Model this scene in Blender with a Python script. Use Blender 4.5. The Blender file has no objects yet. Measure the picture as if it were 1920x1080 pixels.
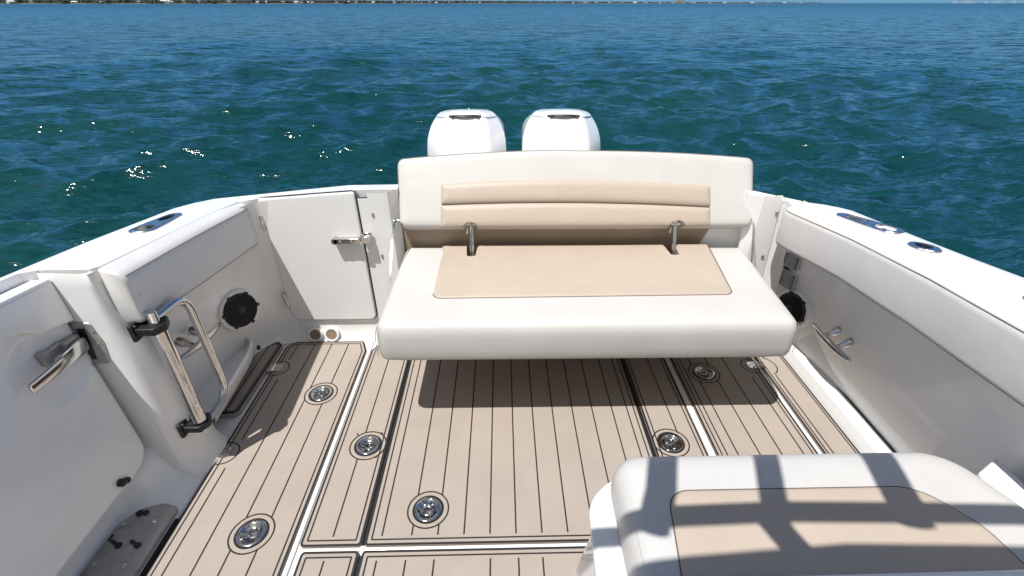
import bpy, math, random
import numpy as np
from mathutils import Vector, Matrix
random.seed(7); rng = np.random.default_rng(11)
SC = bpy.context.scene
COL = SC.collection
R = math.radians

# ---------------------------------------------------------------- camera, sky, sun, exposure
camd = bpy.data.cameras.new("camera"); cam = bpy.data.objects.new("camera", camd); COL.objects.link(cam)
cam.location = (0, 0, 1.5)
cam.rotation_euler = (R(90 - 30.70), 0, R(-1.2))
camd.sensor_width = 36; camd.lens = 36 * 900 / 1920
camd.clip_start = 0.05; camd.clip_end = 40000
SC.camera = cam
SUN = Vector((-.27, -.27, 1)).normalized()
w = bpy.data.worlds.new("World"); SC.world = w; w.use_nodes = True
nt = w.node_tree; bg = nt.nodes['Background']
sky = nt.nodes.new('ShaderNodeTexSky'); sky.sky_type = 'NISHITA'; sky.sun_disc = False
sky.sun_elevation = math.asin(SUN.z); sky.sun_rotation = math.atan2(SUN.x, SUN.y)
sky.air_density = 1.0; sky.dust_density = 0.3; sky.ozone_density = 2.5
tc = nt.nodes.new('ShaderNodeTexCoord'); sx = nt.nodes.new('ShaderNodeSeparateXYZ'); nt.links.new(tc.outputs['Generated'], sx.inputs[0])
ramp = nt.nodes.new('ShaderNodeValToRGB'); nt.links.new(sx.outputs['Z'], ramp.inputs[0])
ramp.color_ramp.elements[0].position = 0; ramp.color_ramp.elements[0].color = (.27, .60, 1.22, 1)
ramp.color_ramp.elements[1].position = .55; ramp.color_ramp.elements[1].color = (.95, .98, 1.0, 1)
e = ramp.color_ramp.elements.new(.18); e.color = (.42, .86, 1.42, 1)
mx = nt.nodes.new('ShaderNodeMix'); mx.data_type = 'RGBA'; mx.blend_type = 'MULTIPLY'; mx.inputs[0].default_value = 1
nt.links.new(sky.outputs[0], mx.inputs[6]); nt.links.new(ramp.outputs[0], mx.inputs[7])
# unseen clouds added as neutral fill light: thick behind the camera, none astern
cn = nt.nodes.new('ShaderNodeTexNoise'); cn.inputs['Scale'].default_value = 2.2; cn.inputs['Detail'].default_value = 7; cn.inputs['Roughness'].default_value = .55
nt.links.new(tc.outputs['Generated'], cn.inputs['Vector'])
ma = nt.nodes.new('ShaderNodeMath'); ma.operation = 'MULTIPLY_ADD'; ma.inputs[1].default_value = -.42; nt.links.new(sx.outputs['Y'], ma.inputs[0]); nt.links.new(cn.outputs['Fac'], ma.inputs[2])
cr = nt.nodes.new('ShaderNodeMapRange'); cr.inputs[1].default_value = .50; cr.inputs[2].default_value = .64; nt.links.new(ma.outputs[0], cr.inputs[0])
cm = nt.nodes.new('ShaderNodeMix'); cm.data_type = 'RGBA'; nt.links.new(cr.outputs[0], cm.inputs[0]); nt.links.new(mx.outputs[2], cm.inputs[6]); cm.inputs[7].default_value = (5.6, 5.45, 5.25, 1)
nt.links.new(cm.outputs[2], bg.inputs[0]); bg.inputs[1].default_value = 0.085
sl = bpy.data.lights.new("sun", 'SUN'); sl.energy = 4.7; sl.angle = R(0.5); sl.color = (1, .975, .94)
so = bpy.data.objects.new("sun", sl); COL.objects.link(so); so.location = SUN * 50
so.rotation_euler = (-SUN).to_track_quat('-Z', 'Y').to_euler()
SC.view_settings.view_transform = 'Standard'; SC.view_settings.look = 'None'
SC.view_settings.exposure = 0.20; SC.view_settings.gamma = 1

# ---------------------------------------------------------------- materials
def mat(name, col, rough=.5, metal=0, noise=0, nscale=20, bump=0, bscale=200, coat=0, rnoise=0, spec=.5, stretch=None, bdist=.002, wrinkle=0):
    m = bpy.data.materials.new(name); m.use_nodes = True; t = m.node_tree; b = t.nodes['Principled BSDF']
    b.inputs['Base Color'].default_value = (*col, 1); b.inputs['Roughness'].default_value = rough
    b.inputs['Metallic'].default_value = metal; b.inputs['Coat Weight'].default_value = coat
    b.inputs['Coat Roughness'].default_value = .08; b.inputs['Specular IOR Level'].default_value = spec
    tc = t.nodes.new('ShaderNodeTexCoord'); src = tc.outputs['Object']
    if stretch:
        mp = t.nodes.new('ShaderNodeMapping'); mp.inputs['Scale'].default_value = stretch
        t.links.new(src, mp.inputs[0]); src = mp.outputs[0]
    if noise or rnoise:
        n = t.nodes.new('ShaderNodeTexNoise'); n.inputs['Scale'].default_value = nscale; n.inputs['Detail'].default_value = 6
        n.inputs['Roughness'].default_value = .6
        t.links.new(src, n.inputs['Vector'])
        if noise:
            r = t.nodes.new('ShaderNodeValToRGB'); r.color_ramp.elements[0].position = .3; r.color_ramp.elements[1].position = .7
            r.color_ramp.elements[0].color = (*[max(0, c * (1 - noise)) for c in col], 1)
            r.color_ramp.elements[1].color = (*[min(1, c * (1 + noise * .6)) for c in col], 1)
            t.links.new(n.outputs['Fac'], r.inputs[0]); t.links.new(r.outputs[0], b.inputs['Base Color'])
        if rnoise:
            mr = t.nodes.new('ShaderNodeMapRange'); mr.inputs[1].default_value = .3; mr.inputs[2].default_value = .7
            mr.inputs[3].default_value = max(.02, rough - rnoise); mr.inputs[4].default_value = rough + rnoise
            t.links.new(n.outputs['Fac'], mr.inputs[0]); t.links.new(mr.outputs[0], b.inputs['Roughness'])
    if bump:
        n2 = t.nodes.new('ShaderNodeTexNoise'); n2.inputs['Scale'].default_value = bscale; n2.inputs['Detail'].default_value = 4
        t.links.new(src, n2.inputs['Vector'])
        bp = t.nodes.new('ShaderNodeBump'); bp.inputs['Strength'].default_value = bump; bp.inputs['Distance'].default_value = bdist
        t.links.new(n2.outputs['Fac'], bp.inputs['Height']); t.links.new(bp.outputs[0], b.inputs['Normal'])
    if wrinkle:
        n3 = t.nodes.new('ShaderNodeTexNoise'); n3.inputs['Scale'].default_value = 6; n3.inputs['Detail'].default_value = 3; n3.inputs['Distortion'].default_value = .6
        t.links.new(src, n3.inputs['Vector'])
        b3 = t.nodes.new('ShaderNodeBump'); b3.inputs['Strength'].default_value = wrinkle; b3.inputs['Distance'].default_value = .012
        t.links.new(n3.outputs['Fac'], b3.inputs['Height'])
        if bump: t.links.new(b3.outputs[0], bp.inputs['Normal'])
        else: t.links.new(b3.outputs[0], b.inputs['Normal'])
    return m
M = {}
M['gel'] = mat('white_gelcoat', (.80, .797, .785), .20, noise=.02, nscale=2, coat=.5)
M['gel_deck'] = mat('white_deck_gelcoat', (.78, .77, .74), .4, noise=.06, nscale=6)
M['nonskid'] = mat('white_nonskid_gelcoat', (.78, .78, .77), .5, bump=.5, bscale=900)
M['vinyl'] = mat('cream_vinyl', (.55, .535, .51), .46, noise=.035, nscale=5, bump=.35, bscale=480, rnoise=.06, wrinkle=.2)
M['vinyl_grey'] = mat('pale_grey_vinyl', (.64, .63, .61), .46, noise=.035, nscale=6, bump=.4, bscale=480, rnoise=.06, wrinkle=.2)
M['beige'] = mat('beige_vinyl', (.475, .395, .32), .45, noise=.04, nscale=5, bump=.35, bscale=480, rnoise=.06, wrinkle=.2)
M['foam'] = mat('beige_deck_foam', (.372, .318, .274), .80, noise=.07, nscale=5, bump=.5, bscale=700, spec=.25)
M['foam_dark'] = mat('brown_deck_foam', (.26, .185, .13), .75, noise=.1, nscale=9, bump=.5, bscale=700, spec=.25)
M['line'] = mat('black_groove', (.012, .010, .010), .6)
M['rubber'] = mat('black_rubber', (.008, .009, .012), .5)
M['steel'] = mat('stainless_steel', (.66, .65, .63), .10, 1, noise=.1, nscale=30, rnoise=.06)
M['steel_brushed'] = mat('brushed_steel_flange', (.50, .49, .47), .3, 1, noise=.15, nscale=60, rnoise=.1)
M['steel_dull'] = mat('worn_stainless_plate', (.40, .39, .38), .45, .55, noise=.2, nscale=40, rnoise=.12)
M['black'] = mat('black_plastic', (.010, .010, .011), .45)
M['seam'] = mat('seam_thread', (.30, .26, .22), .8)
M['seam_dark'] = mat('dark_seam_line', (.12, .09, .07), .8)  # dark brown tone for seam lines and stitches
M['brown'] = mat('shaded_beige', (.33, .255, .185), .42, noise=.08, nscale=4)  # beige vinyl with the shade behind the bench mixed into its colour
M['sticker'] = mat('grey_sticker', (.12, .12, .12), .5, noise=.6, nscale=90)
M['sticker_white'] = mat('white_sticker', (.6, .6, .6), .5)
M['motor'] = mat('white_engine_paint', (.80, .80, .80), .2, noise=.02, nscale=3, coat=.5)
M['tile'] = mat('pale_roof', (.5, .5, .5), .7, noise=.2, nscale=2)

def water_mat():
    m = bpy.data.materials.new('sea_water'); m.use_nodes = True; t = m.node_tree; b = t.nodes['Principled BSDF']; L = t.links.new
    N = t.nodes.new
    geo = N('ShaderNodeNewGeometry')
    b.inputs['IOR'].default_value = 1.333; b.inputs['Roughness'].default_value = .07
    b.inputs['Specular IOR Level'].default_value = .5
    # distance from the boat, in metres over the water
    vl = N('ShaderNodeVectorMath'); vl.operation = 'LENGTH'; L(geo.outputs['Position'], vl.inputs[0])
    def rng_(a, b_, c, d):
        r = N('ShaderNodeMapRange'); r.inputs[1].default_value = a; r.inputs[2].default_value = b_
        r.inputs[3].default_value = c; r.inputs[4].default_value = d; L(vl.outputs['Value'], r.inputs[0]); return r.outputs[0]
    def noise(scale, detail, rough, str_=(1, 1, 1), rot=0):
        mp = N('ShaderNodeMapping'); mp.inputs['Scale'].default_value = str_; mp.inputs['Rotation'].default_value = (0, 0, rot)
        L(geo.outputs['Position'], mp.inputs[0])
        n = N('ShaderNodeTexNoise'); n.inputs['Scale'].default_value = scale; n.inputs['Detail'].default_value = detail
        n.inputs['Roughness'].default_value = rough; n.inputs['Distortion'].default_value = .25; L(mp.outputs[0], n.inputs['Vector']); return n
    def slope(n, k):
        s = N('ShaderNodeVectorMath'); s.operation = 'SUBTRACT'; L(n.outputs['Color'], s.inputs[0]); s.inputs[1].default_value = (.5, .5, .5)
        z = N('ShaderNodeVectorMath'); z.operation = 'MULTIPLY'; L(s.outputs[0], z.inputs[0]); z.inputs[1].default_value = (k * .8, k, 0)
        return z.outputs[0]
    def scale(v, f):
        s = N('ShaderNodeVectorMath'); s.operation = 'SCALE'; L(v, s.inputs[0]); L(f, s.inputs['Scale']); return s.outputs[0]
    def add(a, c):
        s = N('ShaderNodeVectorMath'); s.operation = 'ADD'; L(a, s.inputs[0]); L(c, s.inputs[1]); return s.outputs[0]
    fine = slope(noise(4.2, 6, .68, (.42, 1.7, 1), R(-10)), 3.2)
    mid = slope(noise(.75, 6, .62, (.55, 1.3, 1), R(10)), 1.9)
    chop = slope(noise(1.7, 6, .66, (.42, 1.7, 1), R(4)), 2.2)
    tiny = slope(noise(14.0, 3, .6, (.5, 1.6, 1), R(8)), 2.0)
    v = add(add(scale(fine, rng_(3, 20, .85, 1.0)), scale(mid, rng_(8, 45, .0, 1.0))), scale(chop, rng_(4, 14, .25, 1.0)))
    v = add(v, scale(tiny, rng_(3, 20, 1.0, .3)))
    v = add(v, geo.outputs['Normal'])
    nn = N('ShaderNodeVectorMath'); nn.operation = 'NORMALIZE'; L(v, nn.inputs[0]); L(nn.outputs[0], b.inputs['Normal'])
    L(rng_(20, 400, .10, .22), b.inputs['Roughness'])
    big = noise(.05, 3, .5)
    r = N('ShaderNodeValToRGB'); r.color_ramp.elements[0].position = .35; r.color_ramp.elements[1].position = .65
    r.color_ramp.elements[0].color = (.002, .034, .042, 1); r.color_ramp.elements[1].color = (.006, .050, .044, 1)
    L(big.outputs['Fac'], r.inputs[0]); L(r.outputs[0], b.inputs['Base Color'])
    return m
M['water'] = water_mat()

def stitch_mat():
    m = mat('stitched_vinyl_seam', (.50, .46, .42), .8)
    return m

# ---------------------------------------------------------------- mesh building
class B:
    def __init__(s): s.v = []; s.f = []; s.m = []
    def add(s, V, F, mi=0, X=None):
        o = len(s.v)
        for p in V:
            p = Vector(p); s.v.append(X @ p if X else p)
        for f in F: s.f.append([i + o for i in f]); s.m.append(mi)
        return s
    def box(s, c, d, mi=0, X=None):
        x, y, z = c; a, b, e = d[0] / 2, d[1] / 2, d[2] / 2
        V = [(x + i * a, y + j * b, z + k * e) for k in (-1, 1) for j in (-1, 1) for i in (-1, 1)]
        return s.add(V, [(0, 2, 3, 1), (4, 5, 7, 6), (0, 1, 5, 4), (2, 6, 7, 3), (0, 4, 6, 2), (1, 3, 7, 5)], mi, X)
    def loops(s, LL, mi=0, cap0=True, cap1=True, closed=True, X=None):
        n = len(LL[0]); V = [p for l in LL for p in l]; F = []
        for k in range(len(LL) - 1):
            for i in range(n if closed else n - 1):
                j = (i + 1) % n; F.append((k * n + i, k * n + j, (k + 1) * n + j, (k + 1) * n + i))
        if cap0: F.append(tuple(range(n))[::-1])
        if cap1: F.append(tuple((len(LL) - 1) * n + i for i in range(n)))
        return s.add(V, F, mi, X)
    def prism(s, out, z0, z1, mi=0, X=None):
        f0 = z0 if callable(z0) else (lambda x, y: z0); f1 = z1 if callable(z1) else (lambda x, y: z1)
        return s.loops([[(x, y, f0(x, y)) for x, y in out], [(x, y, f1(x, y)) for x, y in out]], mi, X=X)
    def tube(s, pts, r, seg=12, mi=0, X=None, closed=False, caps=True):
        P = [Vector(p) for p in pts]; n = len(P); rr = r if isinstance(r, (list, tuple)) else [r] * n
        LL = []; up = None
        for i in range(n):
            if closed: t = P[(i + 1) % n] - P[i - 1]
            else: t = P[min(i + 1, n - 1)] - P[max(i - 1, 0)]
            t.normalize()
            if up is None:
                up = Vector((0, 0, 1)) if abs(t.z) < .9 else Vector((1, 0, 0))
            u = (up - t * up.dot(t)).normalized(); up = u; v = t.cross(u)
            LL.append([P[i] + (u * math.cos(a) + v * math.sin(a)) * rr[i] for a in [2 * math.pi * k / seg for k in range(seg)]])
        if closed: LL.append(LL[0])
        return s.loops(LL, mi, caps and not closed, caps and not closed, X=X)
    def lathe(s, prof, seg=32, mi=0, X=None, cap=False):
        LL = [[(r * math.cos(a), r * math.sin(a), z) for a in [2 * math.pi * k / seg for k in range(seg)]] for r, z in prof]
        return s.loops(LL, mi, cap, cap, X=X)
    def ribbon(s, pts, wd, z, mi=1, closed=False, X=None):
        P = [Vector((p[0], p[1])) for p in pts]; n = len(P); V = []; F = []
        for i in range(n):
            if closed: a = (P[i] - P[i - 1]); b = (P[(i + 1) % n] - P[i])
            else:
                a = P[i] - P[i - 1] if i > 0 else P[1] - P[0]; b = P[i + 1] - P[i] if i < n - 1 else a
            a.normalize(); b.normalize(); t = (a + b)
            t = t.normalized() if t.length > 1e-6 else a
            nrm = Vector((-t.y, t.x)); k = 1 / max(.35, nrm.dot(Vector((-a.y, a.x))))
            q = nrm * wd / 2 * k
            zz = z(P[i].x, P[i].y) if callable(z) else z
            V += [(P[i].x - q.x, P[i].y - q.y, zz), (P[i].x + q.x, P[i].y + q.y, zz)]
        for i in range(n if closed else n - 1):
            j = (i + 1) % n; F.append((2 * i, 2 * j, 2 * j + 1, 2 * i + 1))
        return s.add(V, F, mi, X)
    def mesh(s, name, mats, sm=35, off=None):
        me = bpy.data.meshes.new(name); o = Vector(off) if off is not None else Vector()
        me.from_pydata([tuple(v - o) for v in s.v], [], s.f)
        for m in mats: me.materials.append(M[m] if isinstance(m, str) else m)
        me.polygons.foreach_set('material_index', s.m)
        me.validate(); me.update()
        if sm is not None:
            me.polygons.foreach_set('use_smooth', [True] * len(me.polygons)); me.set_sharp_from_angle(angle=R(sm))
        return me

WM = {}
def thing(name, label, cat, loc=(0, 0, 0), group=None, rot=None):
    o = bpy.data.objects.new(name, None); COL.objects.link(o)
    Wm = Matrix.Translation(loc) @ (rot if rot else Matrix()); o.matrix_basis = Wm; WM[o] = Wm
    o.empty_display_size = .2
    o['label'] = label; o['category'] = cat
    if group: o['group'] = group
    return o
def obj(name, b, mats, parent=None, bevel=0, X=None, sm=35, label=None, seg=3):
    """world-space builder unless X (a world matrix) is given for a local mesh"""
    if X is None:
        off = WM[parent].translation if parent is not None else Vector()
        X = Matrix.Translation(off)
        me = b.mesh(name, mats, sm, off) if isinstance(b, B) else b
    else:
        me = b.mesh(name, mats, sm) if isinstance(b, B) else b
    o = bpy.data.objects.new(name, me); COL.objects.link(o); WM[o] = X
    if parent is not None:
        o.parent = parent; o.matrix_basis = WM[parent].inverted() @ X
    else: o.matrix_basis = X
    if bevel:
        m = o.modifiers.new('bevel', 'BEVEL'); m.width = bevel; m.segments = seg; m.limit_method = 'ANGLE'; m.angle_limit = R(32)
        m.harden_normals = False
    if label: o['label'] = label
    return o
def boolean(b, cutters, op='DIFFERENCE'):
    t = bpy.data.objects.new('t', b.mesh('t', ['gel'] * (max(b.m) + 1), None)); COL.objects.link(t); cs = []
    for c in cutters:
        co = bpy.data.objects.new('c', c.mesh('c', ['gel'], None)); COL.objects.link(co); cs.append(co)
        m = t.modifiers.new('b', 'BOOLEAN'); m.operation = op; m.object = co; m.solver = 'EXACT'
    dg = bpy.context.evaluated_depsgraph_get(); me = bpy.data.meshes.new_from_object(t.evaluated_get(dg))
    o = B(); o.v = [v.co.copy() for v in me.vertices]; o.f = [list(p.vertices) for p in me.polygons]; o.m = [p.material_index for p in me.polygons]
    for q in cs + [t]:
        d = q.data; bpy.data.objects.remove(q); bpy.data.meshes.remove(d)
    bpy.data.meshes.remove(me)
    return o
def tag(o, label=None, cat=None, group=None, kind=None):
    if label: o['label'] = label
    if cat: o['category'] = cat
    if group: o['group'] = group
    if kind: o['kind'] = kind
    return o

def rp(pts, rad, inset=0, n=7):
    """convex-ish CCW polygon inset, then rounded corners"""
    P = [Vector((p[0], p[1])) for p in pts]; N = len(P); rad = rad if isinstance(rad, (list, tuple)) else [rad] * N
    Q = []
    for i in range(N):
        a = (P[i] - P[i - 1]).normalized(); b = (P[(i + 1) % N] - P[i]).normalized()
        na = Vector((-a.y, a.x)); nb = Vector((-b.y, b.x)); k = (na + nb); k = k / max(.2, (1 + na.dot(nb)))
        Q.append(P[i] + k * inset)
    out = []
    for i in range(N):
        a = (Q[i - 1] - Q[i]); b = (Q[(i + 1) % N] - Q[i]); la, lb = a.length, b.length; a.normalize(); b.normalize()
        if a.angle(b) > R(174):
            out += [(Q[i].x + (b.x * lb if k > (n - 1) / 2 else a.x * la) * .02 * abs(k - (n - 1) / 2), Q[i].y + (b.y * lb if k > (n - 1) / 2 else a.y * la) * .02 * abs(k - (n - 1) / 2)) for k in range(n)]
            continue
        r = max(rad[i] - inset, .002); ang = a.angle(b); t = min(r / math.tan(ang / 2), la * .48, lb * .48); r = t * math.tan(ang / 2)
        c = Q[i] + (a + b).normalized() * (r / math.sin(ang / 2)); s = Q[i] + a * t - c; e = Q[i] + b * t - c
        a0 = math.atan2(s.y, s.x); a1 = math.atan2(e.y, e.x); d = (a1 - a0 + math.pi) % (2 * math.pi) - math.pi
        for k in range(n): 
            th = a0 + d * k / (n - 1); out.append((c.x + r * math.cos(th), c.y + r * math.sin(th)))
    return out
def dens(loop, step):
    out = []
    for i, p in enumerate(loop):
        q = loop[(i + 1) % len(loop)]; d = math.hypot(q[0] - p[0], q[1] - p[1]); k = max(1, int(d / step))
        for j in range(k): out.append((p[0] + (q[0] - p[0]) * j / k, p[1] + (q[1] - p[1]) * j / k))
    return out
def roundprof(z0, z1, rb, rt, n=6, crown=.004, cr=.06):
    """(inset,z) list: rounded bottom edge, wall, rounded top edge, gentle crown"""
    L = [(rb, z0)]
    for k in range(1, n): a = math.pi / 2 * k / n; L.append((rb - rb * math.sin(a), z0 + rb - rb * math.cos(a)))
    L.append((0, z0 + rb)); L.append((0, z1 - rt))
    for k in range(1, n + 1): a = math.pi / 2 * k / n; L.append((rt - rt * math.cos(a), z1 - rt + rt * math.sin(a)))
    if crown: L.append((rt + cr * .4, z1 + crown * .7)); L.append((rt + cr, z1 + crown))
    return L
def slab(b, pts, rad, prof, mi=0, X=None, step=None):
    LL = []
    for ins, z in prof:
        l = rp(pts, rad, ins)
        LL.append([(x, y, z) for x, y in l])
    b.loops(LL, mi, X=X); return b

# ================================================================ THE SETTING: WATER
WZ = -.45
def build_water():
    h = 1.5 - WZ
    NR = 470
    v = np.linspace(430, 1.0, NR - 30); rad = h * 558 / v
    rad = np.concatenate([rad, np.geomspace(rad[-1] * 1.3, 14000, 30)])
    ang = np.radians(np.concatenate([np.linspace(-180, -66, 40)[:-1], np.linspace(-66, 66, 1050), np.linspace(66, 180, 40)[1:-1]]))
    A, Rr = np.meshgrid(ang, rad); X = Rr * np.sin(A); Y = Rr * np.cos(A)
    dr = np.gradient(rad)[:, None] * np.ones_like(A)
    Zz = np.zeros_like(X); DX = np.zeros_like(X); DY = np.zeros_like(X)
    for i in range(150):
        L = float(np.exp(rng.uniform(np.log(.18), np.log(5.0))))
        th = rng.normal(0, R(42)) + R(-90 + 14)
        if L > 2: th = rng.normal(0, R(24)) + R(-90 + 14)
        k = 2 * np.pi / L
        s = .043 * (1.0 if .3 < L < 1.5 else .45)
        a = s / k; ph = rng.uniform(0, 6.283)
        att = np.clip((L / (dr * 2.2) - .9) / 1.2, 0, 1)
        p = k * (X * math.cos(th) + Y * math.sin(th)) + ph
        Zz += a * np.sin(p) * att; c = -a * .95 * np.cos(p) * att
        DX -= c * math.cos(th); DY -= c * math.sin(th)
    X = X + DX; Y = Y + DY
    n1, n2 = X.shape
    co = np.stack([X, Y, Zz + WZ], -1).reshape(-1, 3)
    idx = np.arange(n1 * n2).reshape(n1, n2)
    a = idx[:-1]; b = idx[1:]
    aj = np.roll(a, -1, 1); bj = np.roll(b, -1, 1)
    q = np.stack([a, b, bj, aj], -1).reshape(-1, 4)
    me = bpy.data.meshes.new('sea'); me.vertices.add(len(co)); me.vertices.foreach_set('co', co.ravel())
    me.loops.add(q.size); me.loops.foreach_set('vertex_index', q.ravel().astype(np.int32))
    me.polygons.add(len(q)); me.polygons.foreach_set('loop_start', np.arange(0, q.size, 4, dtype=np.int32))
    me.update(calc_edges=True); me.polygons.foreach_set('use_smooth', np.ones(len(q), bool)); me.materials.append(M['water'])
    if me.polygons[0].normal.z < 0: me.flip_normals()
    o = bpy.data.objects.new('sea_water', me); COL.objects.link(o); tag(o, kind='structure')
build_water()

# ================================================================ THE BOAT
boat = thing('motor_boat', 'open stern cockpit of a white fibreglass motor boat with beige planked deck and chrome latches', 'boat')
GL = lambda x, y: .984 - .117 * y          # left gunwale top height
GR = lambda x, y: .893 - .080 * y          # right gunwale top height

# --- deck floor under the pads
b = B(); b.box((.12, .95, -.032), (2.9, 2.35, .04)); obj('deck_floor', b, ['gel_deck'], boat)

def latch_mesh():
    b = B()
    b.lathe([(.0475, -.0105), (.0475, .0012), (.0535, .0012), (.0535, -.004)], 40, 1)
    b.lathe([(.0470, -.002), (.0470, .0022), (.0455, .0034), (.0375, .0034), (.0355, .0022), (.031, -.0035), (.020, -.0085), (.0, -.0098)], 40, 0)
    # ring pull lying in the bowl
    b.tube([(.0165 * math.cos(a), .0165 * math.sin(a) + .006, -.0005) for a in [2 * math.pi * k / 24 for k in range(24)]], .0042, 8, 0, closed=True)
    b.loops([[(x, y, z) for x, y in [(-.011, -.008), (-.014, -.022), (-.007, -.028), (.007, -.028), (.014, -.022), (.011, -.008)]] for z in (-.005, .0025)], 0)
    b.box((-.0075, -.0195, .003), (.004, .009, .003), 1); b.box((.0075, -.0195, .003), (.004, .009, .003), 1)
    b.box((0, -.0195, .0035), (.006, .006, .003), 0)
    return b.mesh('pull_latch', ['steel', 'black'], 40)
LATCH = latch_mesh()
def hinge_mesh():
    b = B()
    b.loops([[(x, y, z) for x, y in rp([(-.045, -.024), (.036, -.024), (.036, .024), (-.045, .024)], [.004, .014, .014, .004])] for z in (-.002, .0035)], 0)
    b.tube([(-.008, -.026, .003), (-.008, .026, .003)], .006, 10, 0)
    for x, y in ((.010, -.012), (.010, .012), (.026, 0), (-.026, -.012), (-.026, .012)):
        b.lathe([(.0045, .0035), (.0045, .0048), (.002, .0052), (0, .0044)], 12, 1, X=Matrix.Translation((x, y, 0)))
    return b.mesh('strap_hinge', ['steel', 'steel_dull'], 40)
HINGE = hinge_mesh()
def circ(cx, cy, r, n=40, a0=0, a1=360): return [(cx + r * math.cos(R(a0 + (a1 - a0) * k / n)), cy + r * math.sin(R(a0 + (a1 - a0) * k / n))) for k in range(n + (a1 - a0 < 360))]

LW = .0050
def pad(name, pts, rad, verts=(), latches=(), hinges=(), border=.02, mats=('foam', 'line'), edge=.0075, extra=(), brad=None, z1=0., label=None, yclip=None):
    """one foam pad: outline, black edge, inner border line, plank lines (x, y0, y1)"""
    out = rp(pts, rad); bd = B(); bd.prism(out, -.012, z1)
    cuts = [B().lathe([(.0, -.05), (.0472, -.05), (.0472, .05), (0, .05)], 36, X=Matrix.Translation((x, y, 0))) for x, y, _ in latches]
    for i, c in enumerate(cuts):   # closed cylinders
        c2 = B(); x, y, _ = latches[i]; c2.prism(circ(x, y, .0472, 40), -.05, .05); cuts[i] = c2
    if cuts: bd = boolean(bd, cuts)
    zr = z1 + .0009
    if edge: bd.ribbon(rp(pts, rad, edge / 2), edge, zr, 1, closed=True)
    if border:
        bp_ = rp(pts, [max(.012, r_ - border) for r_ in (rad if isinstance(rad, (list, tuple)) else [rad] * len(pts))] if brad is None else brad, border)
        bd.ribbon(bp_, LW, zr, 1, closed=True)
    for l in verts:
        x, y0, y1 = l; segs = [(y0, y1)]
        for lx, ly, _ in latches:
            if abs(lx - x) < .066:
                hh = math.sqrt(.0695 ** 2 - (lx - x) ** 2); ns = []
                for s0, s1 in segs:
                    if s0 < ly < s1: ns += [(s0, ly - hh), (ly + hh, s1)]
                    else: ns.append((s0, s1))
                segs = ns
        for s0, s1 in segs: bd.ribbon([(x, s0), (x, s1)], LW, zr, 1)
    for lx, ly, _ in latches: bd.ribbon(circ(lx, ly, .0695, 44), LW, zr + .0003, 1, closed=True)
    for e in extra: bd.ribbon(e, LW, zr + .0002, 1)
    for hx, hy, d in hinges:
        bd.ribbon([(hx - d * .01, hy - .052)] + circ(hx + d * .012, hy, .052, 12, -90 if d > 0 else 90, 90 if d > 0 else 270)[:: 1 if d > 0 else -1] + [(hx - d * .01, hy + .052)], LW, zr + .0003, 1)
    o = obj(name, bd, list(mats), boat, sm=30, label=label)
    for lx, ly, a in latches: obj('pull_latch', LATCH, None, o, X=Matrix.Translation((lx, ly, z1 + .001)) @ Matrix.Rotation(R(a), 4, 'Z'))
    for hx, hy, d in hinges: obj('hinge', HINGE, None, o, X=Matrix.Translation((hx, hy, z1 + .0025)) @ Matrix.Rotation(0 if d > 0 else math.pi, 4, 'Z'))
    return o
# left hatch
pad('deck_hatch', [(-1.103, .15), (-.691, .15), (-.691, 1.925), (-.722, 2.004), (-1.066, 2.004), (-1.103, 1.965)], .012,
    [(-1.050, .17, 1.225), (-1.050, 1.36, 1.72), (-1.050, 1.86, 1.985), (-.964, .17, 1.985), (-.879, .17, 1.985), (-.794, .17, 1.985)],
    [(-.836, .963, -75), (-.819, 1.62, -75)], [(-1.098, 1.295, 1), (-1.093, 1.796, 1)], label='beige planked deck hatch along the left side with two round chrome latches')
# narrow hatch beside it
pad('deck_hatch', [(-.664, .913), (-.467, .913), (-.467, 2.02), (-.614, 2.02), (-.664, 1.93)], .014,
    [(-.565, .945, 2.0)], [(-.540, 1.322, -120)], label='narrow beige deck hatch with one latch, left of the centre hatch',
    extra=[[(-.588, 1.37), (-.600, 1.385), (-.600, 1.385)], [(-.492, 1.265), (-.505, 1.262), (-.510, 1.26)], [(-.492, 1.38), (-.503, 1.385), (-.51, 1.384)]])
# wide centre hatch
pad('deck_hatch', [(-.457, .913), (.574, .913), (.574, 2.03), (-.457, 2.03)], .012,
    [(-.406, .945, 2.01), (-.309, .945, 2.01), (-.224, .945, 2.01)] + [(-.138 + .0855 * k, .945, 2.01) for k in range(8)] + [(.525, .945, 2.01)],
    [(-.267, 1.038, 180)], label='wide beige centre hatch with one latch near its front corner')
# right narrow hatch
pad('deck_hatch', [(.586, .913), (.784, .913), (.784, 2.03), (.586, 2.03)], .012,
    [(.700, 1.36, 2.01)], [(.658, 1.311, 30)], label='narrow beige deck hatch with one latch, right of the centre hatch')
# right hatch
pad('deck_hatch', [(.818, .3), (1.212, .3), (1.212, 1.99), (1.18, 2.03), (.818, 2.03)], .012,
    [(.858, .32, 2.01), (.9, .32, 2.01), (.985, .32, 2.01), (1.07, .32, 2.01), (1.155, .32, 1.69), (1.155, 1.84, 2.01)],
    [(.942, 1.723, 60)], [(1.205, 1.768, -1)], label='beige planked deck hatch half shaded by the bench, near the right side')
pad('deck_pad', [(1.236, .3), (1.376, .3), (1.376, 1.95), (1.30, 2.0), (1.236, 2.0)], .012, [(1.272, .32, 1.70), (1.272, 1.82, 1.98)], border=.016,
    extra=[circ(1.236, 1.768, .07, 12, -60, 60)], label='slim beige deck strip along the right ledge')
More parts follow.
